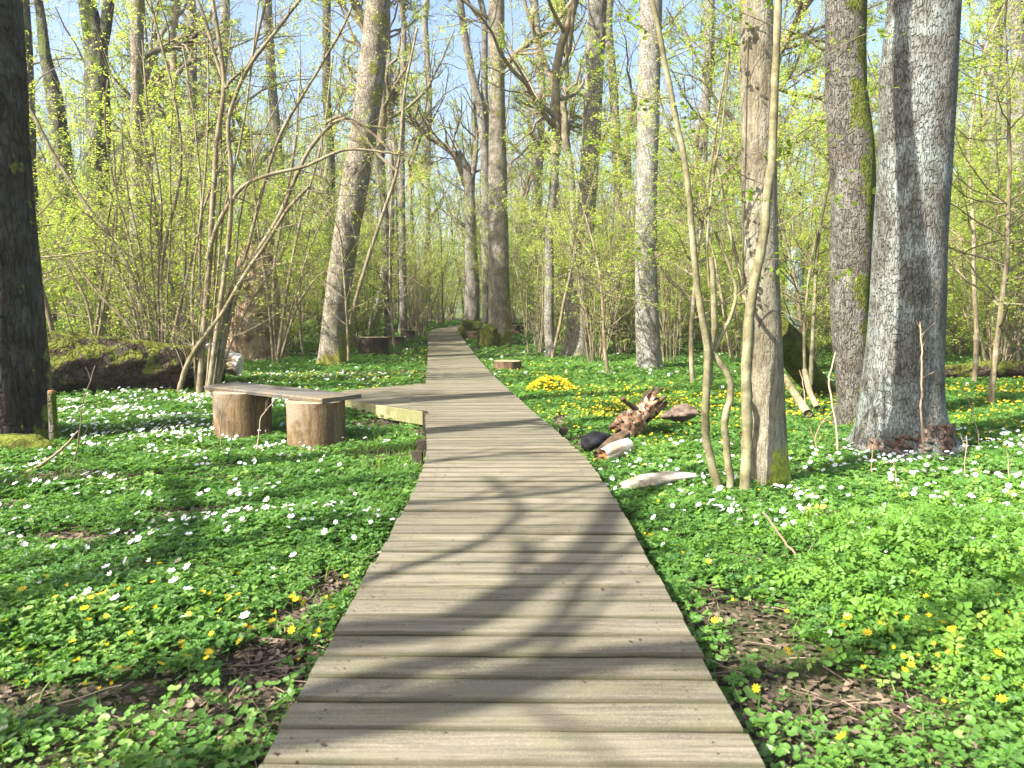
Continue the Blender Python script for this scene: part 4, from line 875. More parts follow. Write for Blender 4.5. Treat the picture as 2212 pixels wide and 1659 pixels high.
# rods right of the path: coppice clumps
def hazel_mesh(seed, ns=11, H=(4, 7), tilt=16, leaf=1800, ls=.055, straight=.05, r0=.02, tw=9, base=.3, sub=3):
    r = rng(seed); th = r.uniform(0, 2 * PI, ns); p = np.stack([np.cos(th) * r.uniform(0, base, ns), np.sin(th) * r.uniform(0, base, ns), np.full(ns, -.15)], -1)
    a = np.radians(np.abs(r.normal(tilt, tilt * .5, ns))); d = np.stack([np.cos(th) * np.sin(a), np.sin(th) * np.sin(a), np.cos(a)], -1); L = r.uniform(*H, ns)
    P, R = grow(r, p, d, L, r0 * r.uniform(.6, 1.4, ns), 12, straight, .01, .3); a_ = MB(); tubes(a_, P, R, 6, tint=r.uniform(0, 1, ns))
    f = MB(); p, d, LL, RR = sprout(r, P, R, L, tw, .1, 1, 55, 14, .28, .4, flat=.6); P1, R1 = grow(r, p, d, LL, np.clip(RR, .003, .01), 5, .15, .03, .3); tubes(f, P1, R1, 3)
    p, d, L2, RR = sprout(r, P1, R1, LL, sub, .2, 1, 45, 12, .5, .6, flat=.5); P2, R2 = grow(r, p, d, L2, np.maximum(RR, .002), 3, .15, .01, .4); tubes(f, P2, R2, 3)
    pool = np.concatenate([P2.reshape(-1, 3), P1[:, 2:].reshape(-1, 3)]); ix = r.integers(0, len(pool), leaf)
    scatter(f, *LQ, pool[ix] + r.normal(0, .04, (leaf, 3)), rots(r, leaf, .35), ls * r.uniform(.6, 1.25, leaf), r.uniform(0, 1, leaf), mat=1)
    return a_.mesh('stems', M['bark_stem']), f.mesh('foliage', [M['twig'], M['tree_leaf']])
def put(me, u, Y, name, label, cat='hazel', rz=0, sc=1., group=None):
    b = at(u, 700, Y=Y); root = empty(name, (b[0], Y, float(gz(b[0], Y))), rz, label=label, cat=cat, group=group); root.scale = (sc,) * 3
    part('stems', me[0], root); part('foliage', me[1], root); return root
RODS = [hazel_mesh(400 + i, ns=n, H=(3.5, 6.5), tilt=tl, leaf=900, straight=.03, r0=.021, tw=6, base=.35) for i, (n, tl) in enumerate(((20, 9), (16, 8), (22, 11)))]
put(RODS[0], 1288, 25, 'coppice_clump', 'dense clump of pale coppice rods right of the bending grey trunk', rz=.3)
put(RODS[1], 1160, 28.5, 'coppice_clump', 'clump of pale rods between the low brown stump and the tall bend tree', rz=1.4, sc=1.1)
put(RODS[2], 1345, 28, 'coppice_clump', 'clump of thin rods just left of the pale grey trunk', rz=2.5)
put(RODS[0], 1190, 34, 'coppice_clump', 'more distant pale rods behind the nearer clumps', rz=4, sc=1.2)
put(RODS[1], 1450, 24, 'coppice_clump', 'upright rods right of the pale grey trunk', rz=5, sc=.9)
put(RODS[2], 905, 38, 'coppice_clump', 'dark rods standing at the left edge of the boardwalk far end', rz=1, sc=.9)
put(RODS[1], 890, 42, 'coppice_clump', 'thin rods behind those at the left edge of the far boardwalk', rz=2, sc=.9)
put(RODS[0], 560, 30, 'coppice_clump', 'rods just behind the broken snag', rz=2.2, sc=.9)

# background thicket: copies of a few shrubs and trees
VH = [hazel_mesh(500 + i, ns=ns, H=H, tilt=tl, leaf=lf, ls=.07, tw=10, sub=4, r0=.023) for i, (ns, H, tl, lf) in enumerate(((12, (5, 9), 13, 9500), (15, (3, 6.5), 17, 9000), (10, (6, 10.5), 11, 9500), (14, (2.5, 5), 22, 8500)))]
def background():
    r = rng(77); protos = []
    for k, me in enumerate(VH):
        for side, nm in ((0, 'left'), (1, 'right')): protos.append(me)
    first = {}; placed = []
    def place(key, me, x, y, rz, sc, label, group, nm='hazel_shrub', cat='hazel'):
        g = float(gz(x, y))
        if key not in first:
            root = empty(nm, (x, y, g), rz, label=label, cat=cat, group=group); root.scale = (sc,) * 3
            for pn, m_ in me: part(pn, m_, root)
            first[key] = root
        else: dup(first[key], (x, y, g), rz, sc, label, group)
    cnt = 0
    y = 21.
    while y < 58:
        step = 2.5 + (y - 21) * .05; xm = .72 * y + 2; x = -xm + r.uniform(0, step)
        while x < xm:
            xx = x + r.uniform(-.9, .9); yy = y + r.uniform(-1.2, 1.2); x += step * r.uniform(.8, 1.25)
            u = 1106 + FPX * xx / yy; px_ = pathx(min(yy, 50))
            if abs(xx - px_) < 1.9 + .03 * yy and yy < 42: continue
            if yy < 40 and 900 < u < 1010: continue
            if yy < 27 and 600 < u < 1250: continue
            if yy < 23 and u < 600 and u > 330: continue
            if yy < 27.5 and 455 < u < 650: continue
            if yy < 33 and 1000 < u < 1110: continue
            if yy < 24 and 1250 < u < 1600: continue
            k = int(r.integers(0, 4)); sd = xx > px_
            lab = 'leafing hazel shrub in the thicket beyond the big trees right of the boardwalk' if sd else 'leafing hazel shrub in the thicket beyond the big trees left of the boardwalk'
            place(('h', k), (('stems', VH[k][0]), ('foliage', VH[k][1])), xx, yy, r.uniform(0, 6.28), r.uniform(.8, 1.15), lab, 'hazels of the thicket ' + ('right' if sd else 'left') + ' of the boardwalk'); cnt += 1
        y += step * .92
    # tall trees
    TR = []
    for i in range(5):
        rr_ = rng(600 + i); h = [7, 8.5, 6, 9, 7.5][i]; m = MB(); w = [.18, .15, .21, .16, .17][i]
        P, R = grow(rr_, np.array([[0, 0, -.3]]), [[0.03, 0, 1]], np.array([h + .5]), np.array([w]), 12, .05, .08, .8); R[0, 0] *= 1.35; tubes(m, P, R, 12)
        TR.append((m.mesh('trunk', M[['bark_grey', 'bark_lean', 'ivy_bark', 'bark_pale', 'bark_grey'][i]]), P[0, -1]))
    n = 0; y = 27.
    while y < 92:
        step = 7.4 + (y - 27) * .05; xm = .72 * y + 3; x = -xm + r.uniform(0, step)
        while x < xm:
            xx = x + r.uniform(-1.6, 1.6); yy = y + r.uniform(-2, 2); x += step * r.uniform(.8, 1.3); u = 1106 + FPX * xx / yy; px_ = pathx(min(yy, 50))
            if abs(xx - px_) < 2.5 and yy < 52: continue
            if yy < 55 and 890 < u < 1110: continue
            k = int(r.integers(0, 5)); sd = xx > px_; key = ('t', k); g = float(gz(xx, yy)); sc = r.uniform(.85, 1.2)
            lab = 'tall bare-crowned tree deep in the wood ' + ('right' if sd else 'left') + ' of the boardwalk'; gp = 'tall trees deep in the wood ' + ('right' if sd else 'left') + ' of the boardwalk'
            if key not in first:
                root = empty('woodland_tree', (xx, yy, g), r.uniform(0, 6.28), label=lab, cat='tree', group=gp); root.scale = (sc,) * 3; part('trunk', TR[k][0], root)
                c = part('crown', CROWNS[k % 4], root, loc=TR[k][1] - np.array([0, 0, .2]), rz=k); c.scale = (1.15,) * 3; first[key] = root
            else: dup(first[key], (xx, yy, g), r.uniform(0, 6.28), sc, lab, gp)
            n += 1
        y += step * .9
    print('hazels', cnt, 'trees', n)
background()
def far_woods():
    r = rng(88); m = MB(); n = 900; y = r.uniform(62, 120, n); x = r.uniform(-1, 1, n) * (.74 * y + 4); z = gz(x, y); p = np.stack([x, y, z - .2], -1)
    P, R = grow(r, p, np.tile([0, 0, 1.], (n, 1)) + r.normal(0, .1, (n, 3)), np.where(r.uniform(0, 1, n) < .55, r.uniform(15, 27, n), r.uniform(5, 14, n)), r.uniform(.04, .16, n), 9, .06, .02, .3); tubes(m, P, R, 5)
    pp, d, L, RR = sprout(r, P, R, np.linalg.norm(P[:, -1] - P[:, 0], axis=1), 12, .2, 1, 50, 15, .3, .5); P1, R1 = grow(r, pp, d, L, np.maximum(RR, .02), 4, .2, .05, .3); tubes(m, P1, R1, 3)
    pp, d, L, RR = sprout(r, P1, R1, L, 5, .2, 1, 50, 15, .55, .5); P2, R2 = grow(r, pp, d, L, np.maximum(RR, .012), 2, .2, .02, .4); tubes(m, P2, R2, 3)
    nl = 300000; y = r.uniform(60, 125, nl); x = r.uniform(-1, 1, nl) * (.74 * y + 4); hmax = 8 + 3.5 * noise2(x, y, .12) + 1.5 * noise2(x, y, .5, 4); z = gz(x, y) + hmax * r.uniform(0.02, 1, nl) ** .9
    scatter(m, *LQ, np.stack([x, y, z], -1), rots(r, nl, .6), r.uniform(.1, .22, nl), r.uniform(0, 1, nl), mat=1)
    pool = P2[:, 1:].reshape(-1, 3); ix = r.integers(0, len(pool), 190000); scatter(m, *LQ, pool[ix] + r.normal(0, .2, (190000, 3)), rots(r, 190000, .6), r.uniform(.08, .18, 190000), r.uniform(0, 1, 190000), mat=1)
    tag(m.build('far_woods', [M['twig'], M['tree_leaf']]), 'far-off mass of woodland in fresh leaf closing the view', 'woodland', kind='stuff')
far_woods()

# trees standing outside the frame that shade the foreground
def shade_tree(x, y, rad, h, k, label, sc=1.0, lean=(0, 0), rz=0.):
    g = float(gz(x, y)); C = [(x, y, g - .3), (x, y, g), (x + lean[0] * .5, y + lean[1] * .5, g + h * .5), (x + lean[0], y + lean[1], g + h)]; R = [rad * 1.1, rad * 1.05, rad * .95, rad * .8]
    root = empty('woodland_tree', (x, y, g), label=label, cat='tree'); me, P, Rr = trunk_mesh('trunk', C, R, M['bark_grey'], (x, y, g), seed=int(abs(x * 7 + y)), sides=24, ring=.3)
    part('trunk', me, root); c = part('crown', CROWNS[k], root, loc=P[-1] - np.array([x, y, g]) - [0, 0, .3], rz=rz); c.scale = (sc,) * 3
shade_tree(-8.1, 4.4, .27, 9, 4, 'tree whose trunk shadow falls across the boardwalk by the bench', .9, rz=1)
shade_tree(-13, 5.5, .26, 8, 4, 'crooked tree beyond the edge, shading the big dark trunk', 1., rz=3)

def big_limbed_oak():
    x, y = -10.4, -4.8; g = float(gz(x, y)); C = [(x, y, g - .3), (x, y, g), (x + .2, y + .1, 3), (x + .6, y + .5, 5.2)]; R = [.4, .37, .33, .28]
    root = empty('oak_tree', (x, y, g), label='low-forking oak behind the viewer whose limbs shade the near boardwalk', cat='tree'); me, P, Rr = trunk_mesh('trunk', C, R, M['bark_grey'], (x, y, g), seed=8, sides=24, ring=.3); part('trunk', me, root); b = np.array([x, y, g])
    kx, ky = 1.11 * math.cos(SA), 1.11 * math.sin(SA)
    for i, (pts, z0, z1, r0, r1) in enumerate((
        ([(-1.6, 2.3), (-.57, 2.54), (-.14, 2.73), (.22, 3.0), (.69, 3.11), (1.6, 3.3), (2.8, 4.0)], 6.0, 7.5, .16, .05),
        ([(-1.7, 3.1), (-.74, 3.28), (-.25, 3.36), (.04, 3.86), (.42, 4.37), (.67, 5.24), (.95, 6.4), (1.9, 7.6)], 6.2, 8.5, .15, .05),
        ([(-.9, 2.6), (-.5, 2.95), (-.05, 3.1), (.2, 3.35), (.38, 4.0), (.9, 4.9)], 6.4, 7.6, .07, .03),
        ([(-2.4, 4.6), (-1.2, 5.6), (-.3, 5.75), (.5, 6.1), (1.5, 7.)], 7., 8.5, .08, .04),
        ([(-2.5, 6.2), (-.9, 7.2), (-.3, 7.6), (.5, 7.9)], 7., 8.5, .07, .03),
        ([(-3.5, 2.2), (-2.5, 3.5), (-2.2, 5.), (-3.2, 6.9)], 6, 8.5, .12, .05),
        ([(-.6, 4.2), (-.2, 4.6), (.1, 5.4), (-.2, 6.6)], 6.8, 8.5, .05, .025))):
        q = np.array([(px - kx * z, py - ky * z, z) for (px, py), z in zip(pts, np.linspace(z0, z1, len(pts)))]); q = np.vstack([P[-1] - [0, 0, .1 + .12 * i], (P[-1] + q[0]) / 2 + [0, 0, .2], q])
        t = np.linspace(0, len(q) - 1, len(q) * 5); Q = np.stack([np.interp(t, np.arange(len(q)), q[:, k]) for k in range(3)], -1)
        for _ in range(3): Q[1:-1] = (Q[:-2] + 2 * Q[1:-1] + Q[2:]) / 4
        RR = np.linspace(r0, r1, len(Q)) * 1.25; m = MB(); tubes(m, (Q - b)[None], RR[None], 8); m.build('branch', M['bark_grey'], root); twiggy(root, Q, RR * .6, 60 + i, 6, 1.8, leaf=60, ls=.06, t0=.3, tr=1.5)
big_limbed_oak()

# spreading understorey trees
def spread_mesh(seed, H, leaf, ls=.055, nb=26, L=2.4):
    r = rng(seed); m = MB(); P0, R0 = grow(r, np.array([[0, 0, -.2]]), [[r.normal(0, .12), r.normal(0, .12), 1]], np.array([H]), np.array([.055]), 14, .07, .03, .25); tubes(m, P0, R0, 8); a_ = m.mesh('trunk', M['bark_stem'])
    f = MB(); p, d, LL, RR = sprout(r, P0, R0, np.array([L / .8]), nb, .2, 1, 68, 12, 1., .45, basebig=.45); P1, R1 = grow(r, p, d, LL, np.clip(RR, .006, .02), 8, .13, .03, .25); tubes(f, P1, R1, 5)
    p, d, L2, RR = sprout(r, P1, R1, LL, 8, .15, 1, 50, 12, .45, .55, flat=.35); P2, R2 = grow(r, p, d, L2, np.maximum(RR, .003), 4, .15, .0, .4); tubes(f, P2, R2, 3)
    p, d, L3, RR = sprout(r, P2, R2, L2, 4, .15, 1, 45, 12, .5, .6, flat=.35); P3, R3 = grow(r, p, d, L3, np.maximum(RR, .0018), 2, .15, .0, .5); tubes(f, P3, R3, 3)
    pool = np.concatenate([P3.reshape(-1, 3), P2[:, 1:].reshape(-1, 3)]); ix = r.integers(0, len(pool), leaf)
    scatter(f, *LQ, pool[ix] + r.normal(0, .03, (leaf, 3)), rots(r, leaf, .3), ls * r.uniform(.6, 1.25, leaf), r.uniform(0, 1, leaf), mat=1)
    return a_, f.mesh('crown', [M['twig'], M['tree_leaf']])
SPR = [spread_mesh(700 + i, H, lf) for i, (H, lf) in enumerate(((7.5, 6000), (9.5, 8000), (6, 5000)))]
def understorey():
    sp = [(2150, 13, 0, 'young spreading tree in fresh leaf just right of the widest trunk'), (2110, 17.5, 1, 'young leafing tree farther back, right of the widest trunk'), (2215, 20, 2, 'leafing sapling at the right edge of the thicket'), (1745, 17, 2, 'young leafing tree between the slim trunk and the mossy-sided trunk'),
          (1500, 18, 0, 'young leafing tree behind the forked pale sapling'), (1590, 24, 1, 'tall young tree behind the slim straight trunk'), (1320, 20, 2, 'young leafing tree left of the pale grey trunk'), (1190, 26, 1, 'young leafing tree between the tall bend tree and the rods'),
          (655, 25, 0, 'young leafing tree between the broken snag and the leaning oak'), (150, 15.5, 1, 'young leafing tree behind the massive mossy log'), (60, 19, 0, 'young leafing tree beside the big shaded trunk'), (530, 31, 1, 'young leafing tree rising above the broken snag'),
          (850, 27, 0, 'young leafing tree behind the large dark stump'), (400, 20, 2, 'young leafing tree between the two drawn-up hazels'), (300, 23, 1, 'young leafing tree behind the hazel fan'), (1430, 30, 1, 'young leafing tree behind the pale grey trunk'),
          (960, 49, 1, 'young green tree where the boardwalk disappears'), (915, 53, 0, 'young green tree left of where the boardwalk disappears'), (1010, 55, 2, 'young green tree right of where the boardwalk disappears'), (870, 46, 2, 'young green tree beyond the pale curved trunk'), (1900, 24, 1, 'young leafing tree behind the widest trunk'), (740, 33, 1, 'young leafing tree far behind the leaning oak')]
    for i, (u, Y, k, lb) in enumerate(sp):
        b = at(u, 700, Y=Y); root = empty('young_tree', (b[0], Y, float(gz(b[0], Y))), i * 1.9, label=lb, cat='tree'); s_ = [1, 1.1, .9][i % 3]; root.scale = (s_,) * 3
        part('trunk', SPR[k][0], root); part('crown', SPR[k][1], root)
understorey()

# ------------------------------------------------------------------ ground cover
BARE = [(1.2, 3.75, .35, .75), (1.3, 3.05, .45, .3), (-1.75, 3.0, .9, .22), (-1.1, 3.3, .22, .4), (-1.05, 4.2, .15, .5), (-3.9, 7.35, 1.3, .28), (-3.1, 5.3, .7, .16), (-1.5, 8.7, .5, .45), (.95, 9.3, .25, .8), (.75, 11.5, .2, .8), (-2.0, 11.5, .7, .55), (-1.3, 10.6, .3, .5), (-2.5, 6.0, .35, .15), (-4.6, 4.9, .4, .15), (2.6, 5.9, .3, .12), (-4.2, 6.3, .4, .2), (1.7, 4.9, .3, .15), (-3.2, 20.8, 1.6, .5), (4.8, 8.3, .5, .2)]  # the bench-side patch bares dark soil to stand in for a trunk's shadow
def bare(x, y):
    b = np.zeros(np.shape(x)); x = x + .16 * noise2(x, y, 5., 1); y = y + .16 * noise2(x, y, 5., 6)
    for (cx, cy, rx, ry) in BARE: b = np.maximum(b, np.exp(-(((x - cx) / rx) ** 2 + ((y - cy) / ry) ** 2) ** 1.5 * .7))
    return b
def on_walk(x, y, pad=.0):
    return (np.abs(x - pathx(y)) < .80 + pad) | in_poly(x, y, [(a - pad, b) for a, b in PLAT]) | (np.hypot(x + 2.43, y - 9.5) < .36) | (np.hypot(x + 3.6, y - 10.2) < .38)
def wedge(r, n, y0, y1, pw=1.0, ex=.5):
    y = np.sqrt(r.uniform(y0 ** 2, y1 ** 2, n)) if pw == 1 else y0 + (y1 - y0) * r.uniform(0, 1, n) ** pw
    x = r.uniform(-1, 1, n) * (.675 * y + ex); return x, y
def hcov(x, y): return (1 - .75 * np.exp(-((x + 2.7) / 1.5) ** 2 - ((y - 9.) / .9) ** 2)) * (.055) + .055 * (noise2(x, y, 2.2, 1) + .6) * np.clip((np.abs(x - pathx(y)) - .75) / .5, .35, 1) + .035 * noise2(x, y, 5.5, 2)
def cover(name, label, tmpl, mat, zones, seed, size, tilt=.35, dens=lambda x, y: 1., stalks=False):
    r = rng(seed); m = MB()
    for (n, y0, y1, sm) in zones:
        x, y = wedge(r, n, y0, y1); keep = (~on_walk(x, y, -.01)) & (r.uniform(0, 1, n) > bare(x, y) * 1.05) & (r.uniform(0, 1, n) < dens(x, y)); x, y = x[keep], y[keep]; k = len(x)
        h = np.maximum(hcov(x, y), .025) * r.uniform(.25, 1.1, k); z = gz(x, y) + h + (.27 * r.uniform(0, 1, k) ** .7 * np.exp(-(((x - 2.9) / 1.3) ** 2 + ((y - 4.3) / 1.5) ** 2)) if name == 'ground_elder' else 0)
        tint = np.clip(.5 + .3 * noise2(x, y, 1.1, 7) + .25 * noise2(x, y, 4.3, 9) + r.normal(0, .22, k), 0, 1)
        scatter(m, *tmpl, np.stack([x, y, z], -1), rots(r, k, tilt, TOSUN, .25), size * sm * r.uniform(.45, 1.3, k) * (1 + .35 * noise2(x, y, 3.1, 5)), tint)
    return tag(m.build(name, M[mat] if isinstance(mat, str) else mat, smooth=False), label, 'ground cover', kind='stuff')
cel_near = lambda x, y: np.clip(1.0 - (y - 3.3) / 2.2 + .5 * noise2(x, y, 1.7, 9), .05, 1)
ane_d = lambda x, y: np.clip(.25 + (y - 2.8) / 2.2 + .5 * noise2(x, y, 1.5, 4), .1, 1) * np.clip(1.0 + .8 * noise2(x, y, 2.6, 11), .2, 1) * np.clip(.95 + 1.0 * noise2(x, y, 6.5, 2), .25, 1)
cover('anemone_leaves', 'carpet of divided green anemone leaves over the forest floor', LAN, 'anem', [(80000, 1.9, 7, .9), (100000, 7, 14, 1.15), (70000, 14, 27, 1.9), (50000, 27, 60, 3.2)], 901, .052, dens=ane_d)
cover('celandine_leaves', 'low carpet of round glossy leaves near the boardwalk', LRO, 'cel', [(42000, 1.9, 6.5, 1.), (12000, 6.5, 14, 1.2)], 902, .036, .3, dens=cel_near)
eld = lambda x, y: np.exp(-(((x - 2.9) / 1.5) ** 2 + ((y - 4.4) / 1.7) ** 2) ** 1.4) * np.clip(.9 + noise2(x, y, 2., 3), 0.2, 1) + .05 * (x > .8) + .5 * np.clip(noise2(x, y, 1.6, 12) - .35, 0, 1) + .45 * ((y > 9.5) & (x > .5) & (y < 24)) * np.clip(.5 + noise2(x, y, .9, 2), 0, 1)
cover('ground_elder', 'taller bright green ground elder right of the boardwalk', LPI, 'elder', [(22000, 2.2, 7.5, 1.), (40000, 7.5, 24, 1.3)], 903, .088, .6, dens=eld)
GT = (np.array([(-.03, 0, 0), (.03, 0, 0), (.022, .12, .55), (-.018, .1, .55), (0, .42, 1.)]), [(0, 1, 2, 3)], [(3, 2, 4)])
grd = lambda x, y: np.exp(-(((x + 1.15) / .35) ** 2 + ((y - 7.6) / 1.6) ** 2)) + np.exp(-(((x + 1.7) / .5) ** 2 + ((y - 9.2) / .7) ** 2)) * .6 + .12 + .25 * ((x > .7) & (y > 9)) 
def grass():
    r = rng(905); m = MB()
    for (n, y0, y1, s) in ((90000, 2.2, 12, .13), (40000, 12, 26, .2), (50000, 30, 62, .3)):
        x, y = wedge(r, n, y0, y1); keep = (~on_walk(x, y, .01)) & (r.uniform(0, 1, n) < grd(x, y) * (1 - .6 * bare(x, y))); x, y = x[keep], y[keep]; k = len(x)
        scatter(m, *GT, np.stack([x, y, gz(x, y) - .01], -1), rots(r, k, .22), s * r.uniform(.5, 1.2, k), r.uniform(0, 1, k))
    tag(m.build('grass', M['grass'], smooth=False), 'thin grass along the left edge of the boardwalk and between the flowers', 'grass', kind='stuff')
grass()
def litter():
    r = rng(906); m = MB(); n = 9000; k = n
    i = r.integers(0, len(BARE), n); B = np.array(BARE)[i]; x = B[:, 0] + r.normal(0, .75, n) * B[:, 2]; y = B[:, 1] + r.normal(0, .75, n) * B[:, 3]
    x2, y2 = wedge(r, 14000, 2.2, 12); x = np.append(x, x2); y = np.append(y, y2); kp = ~on_walk(x, y, -.05); x, y = x[kp], y[kp]; k = len(x)
    scatter(m, *LOV, np.stack([x, y, gz(x, y) + r.uniform(.005, .03, k)], -1), rots(r, k, .3), .026 * r.uniform(.3, 2.0, k), r.uniform(0, 1, k))
    tag(m.build('dead_leaves', M['dry_leaf'], smooth=False), 'brown dead leaves littering the bare soil patches', 'leaf litter', kind='stuff')
    m = MB(); n = 900; i = r.integers(0, len(BARE), n); B = np.array(BARE)[i]; x = B[:, 0] + r.normal(0, .9, n) * B[:, 2]; y = B[:, 1] + r.normal(0, .9, n) * B[:, 3]
    kp = ~on_walk(x, y, .05); x, y = x[kp], y[kp]; n = len(x); a = r.uniform(0, 6.28, n)
    P, R = grow(r, np.stack([x, y, gz(x, y) + .025], -1), np.stack([np.cos(a), np.sin(a), r.normal(0, .08, n)], -1), r.uniform(.05, .35, n), r.uniform(.0012, .004, n), 4, .12, 0, .5); tubes(m, P, R, 4, tint=r.uniform(0, 1, n))
    tag(m.build('twig_litter', M['dry_twig']), 'small fallen twigs scattered over the bare soil', 'twigs', kind='stuff')
litter()

def deck_debris():
    r = rng(907); n = 260; y = r.uniform(2.3, 11, n); x = pathx(y) + np.sign(r.normal(size=n)) * .79 * r.uniform(0, 1, n) ** .4; p = np.stack([x, y, zboard(y) + .008], -1); m = MB()
    scatter(m, *LOV, p, rots(r, n, .12), .014 * r.uniform(.3, 1.6, n), r.uniform(0, .7, n))
    tag(m.build('deck_debris', M['dry_leaf'], smooth=False), 'crumbs of dry leaf and bud scale lying on the boardwalk planks', 'leaf litter', kind='stuff')
deck_debris()

# flowers
def fdens_w(x, y):
    g = lambda cx, cy, sx, sy: np.exp(-((x - cx) / sx) ** 2 - ((y - cy) / sy) ** 2)
    d = 2.2 * g(-5.6, 12.6, 2.0, 2.6) + .9 * g(-4., 9.6, 1.8, 1.3) + .3 * g(-3.2, 7.4, 2, 1.6) + 1.6 * g(4.6, 7.5, 1.9, 1.0) + .5 * g(2.3, 6.6, 1., 1.4) + 1.3 * g(6.8, 9.3, 1.6, .9) + .5 * g(1.6, 5.2, .7, 1.0) + .35 * g(3.6, 5.6, 1.5, .8) + .8 * g(-2.7, 5.0, 1.5, 1.5) + .6 * g(-5, 7.6, 1.5, 1.5) + .35 * g(3.4, 6.0, 1.5, 1.)
    d = d + .5 * g(-6, 20, 3, 3) + .25 * (y > 19) + .6 * g(1.1, 7.2, .6, .8) + .4 * g(-1.05, 8.0, .25, .9) + .25 * g(-1.0, 5.5, .2, .6) + .5 * ((y > 13) & (y < 22) & (x > 4)) * np.clip(noise2(x, y, 1., 5), 0, 1)
    return d * np.clip(.5 + 1.3 * noise2(x, y, 2.4, 8), .04, 1.7) * (1 - bare(x, y))
def fdens_y(x, y):
    g = lambda cx, cy, sx, sy: np.exp(-((x - cx) / sx) ** 2 - ((y - cy) / sy) ** 2)
    d = 3.2 * g(1.9, 12.0, 1.0, 2.4) + 1.8 * g(4.5, 13.5, 2.6, 2.6) + 1.8 * g(10, 14, 3, 3.) + .8 * g(-3.6, 18.5, 2.0, 1.6) + .35 * g(-3, 15.6, 1.3, 1.) + .6 * g(.6, 22, 1.2, 4) + .8 * g(-3.2, 26, 1.2, 4.5) + .5 * g(-1.6, 3.4, 1.1, .9) + .7 * g(2.0, 3.2, 1., 1.) + .35 * g(3, 4.0, 1.2, 1.2) + .5 * g(-1.1, 3.4, .25, .8) + .9 * g(7.5, 11, 1.5, 1.2)
    return d * np.clip(.45 + 1.3 * noise2(x, y, 2.0, 6), .03, 1.6)
def flowers(dens, tmpl, mats, seed, npts, size, sname, slabel, oname, olabel, cat, group, nobj=280):
    r = rng(seed); X, Y = [], []
    for (n, y0, y1) in npts:
        x, y = wedge(r, n, y0, y1); kp = (~on_walk(x, y, .03)) & (r.uniform(0, 1, n) < dens(x, y) / 2.2); X.append(x[kp]); Y.append(y[kp])
    x = np.concatenate(X); y = np.concatenate(Y); o = np.argsort(y); x, y = x[o], y[o]; n = len(x)
    h = np.maximum(hcov(x, y), .03) + r.uniform(.015, .06, n); pos = np.stack([x, y, gz(x, y) + h], -1); R = rots(r, n, .5, TOSUN, .55); far = 1 + np.clip((y - 9) / 14, 0, 1.4) * (.6 if npts[0][0] > 10000 else .5)
    sc = size * r.uniform(.7, 1.2, n) * far; 
    # near ones: one object each
    m = MB(); m.add(tmpl[0], tmpl[1], None, tint=.5, mat=0); m.add(*[FC[0]], T=FC[2], tint=.5, mat=1); tubes(m, np.array([[[0, 0, 0], [0, 0, -.8], [0, 0, -1.8]]]), np.array([[.025, .025, .03]]), 3, mat=2); me = m.mesh(oname, mats, False)
    tv2 = tmpl[0] * [.6, .6, 2.6]; m = MB(); m.add(tv2, tmpl[1], None, tint=.3, mat=0); tubes(m, np.array([[[0, 0, 0], [0, 0, -.8], [.1, 0, -1.8]]]), np.array([[.025, .025, .03]]), 3, mat=2); me2 = m.mesh(oname, mats, False)
    from mathutils import Matrix
    for i in range(min(nobj, n)):
        ob = bpy.data.objects.new(oname, me2 if r.uniform() < .3 else me); mt = Matrix(R[i].tolist()).to_4x4(); ob.matrix_world = Matrix.Translation(pos[i].tolist()) @ mt @ Matrix.Scale(float(sc[i]), 4); COL.objects.link(ob); tag(ob, olabel, cat, group)
    m = MB(); s = slice(nobj, n); k = max(0, n - nobj)
    scatter(m, *tmpl, pos[s], R[s], sc[s], r.uniform(0, 1, k), 0); scatter(m, *FC, pos[s], R[s], sc[s], None, 1)
    tag(m.build(sname, mats, smooth=False), slabel, 'flowers', kind='stuff'); print(sname, n)
flowers(fdens_w, FW, [M['petal'], M['centre'], M['stalk']], 910, [(13000, 2.5, 10.5), (24000, 10.5, 20), (20000, 20, 50)], .045, 'white_flowers', 'drifts of white anemones farther off across the forest floor', 'white_anemone', 'small white six-petalled anemone in the nearer ground cover', 'flower', 'nearer white anemones')
flowers(fdens_y, FY, [M['petal_y'], M['petal_y'], M['stalk']], 911, [(9000, 2.1, 8), (24000, 8, 20), (10000, 20, 34)], .037, 'yellow_flowers', 'drifts of yellow celandines farther off across the forest floor', 'yellow_celandine', 'small glossy yellow celandine in the nearer ground cover', 'flower', 'nearer yellow celandines', 240)
def marigold():
    r = rng(912); c = at(1190, 835, Y=15.8); base = np.array([c[0], c[1], float(gz(c[0], c[1]))]); root = empty('marsh_marigold', base, label='mounded clump of rich golden flowers right of the boardwalk', cat='flowering plant')
    m = MB(); n = 900; a = r.uniform(0, 6.28, n); q = np.sqrt(r.uniform(0, 1, n)); p = np.stack([q * np.cos(a) * .55, q * np.sin(a) * .45, .26 * (1 - q ** 2) * r.uniform(.4, 1, n) + .03], -1); scatter(m, *LRO, p, rots(r, n, .5), .09 * r.uniform(.6, 1.2, n), r.uniform(0, 1, n)); m.build('leaves', M['cel'], root, smooth=False)
    m = MB(); n = 420; a = r.uniform(0, 6.28, n); q = np.sqrt(r.uniform(0, 1, n)); p = np.stack([q * np.cos(a) * .52, q * np.sin(a) * .42, .27 * (1 - q ** 2) + .08 + r.normal(0, .02, n)], -1); o = scatter(m, *FY, p, rots(r, n, .4, TOSUN, .5), .065 * r.uniform(.7, 1.2, n), r.uniform(0, 1, n)); m.build('blossoms', M['petal_y'], root, smooth=False)
marigold()

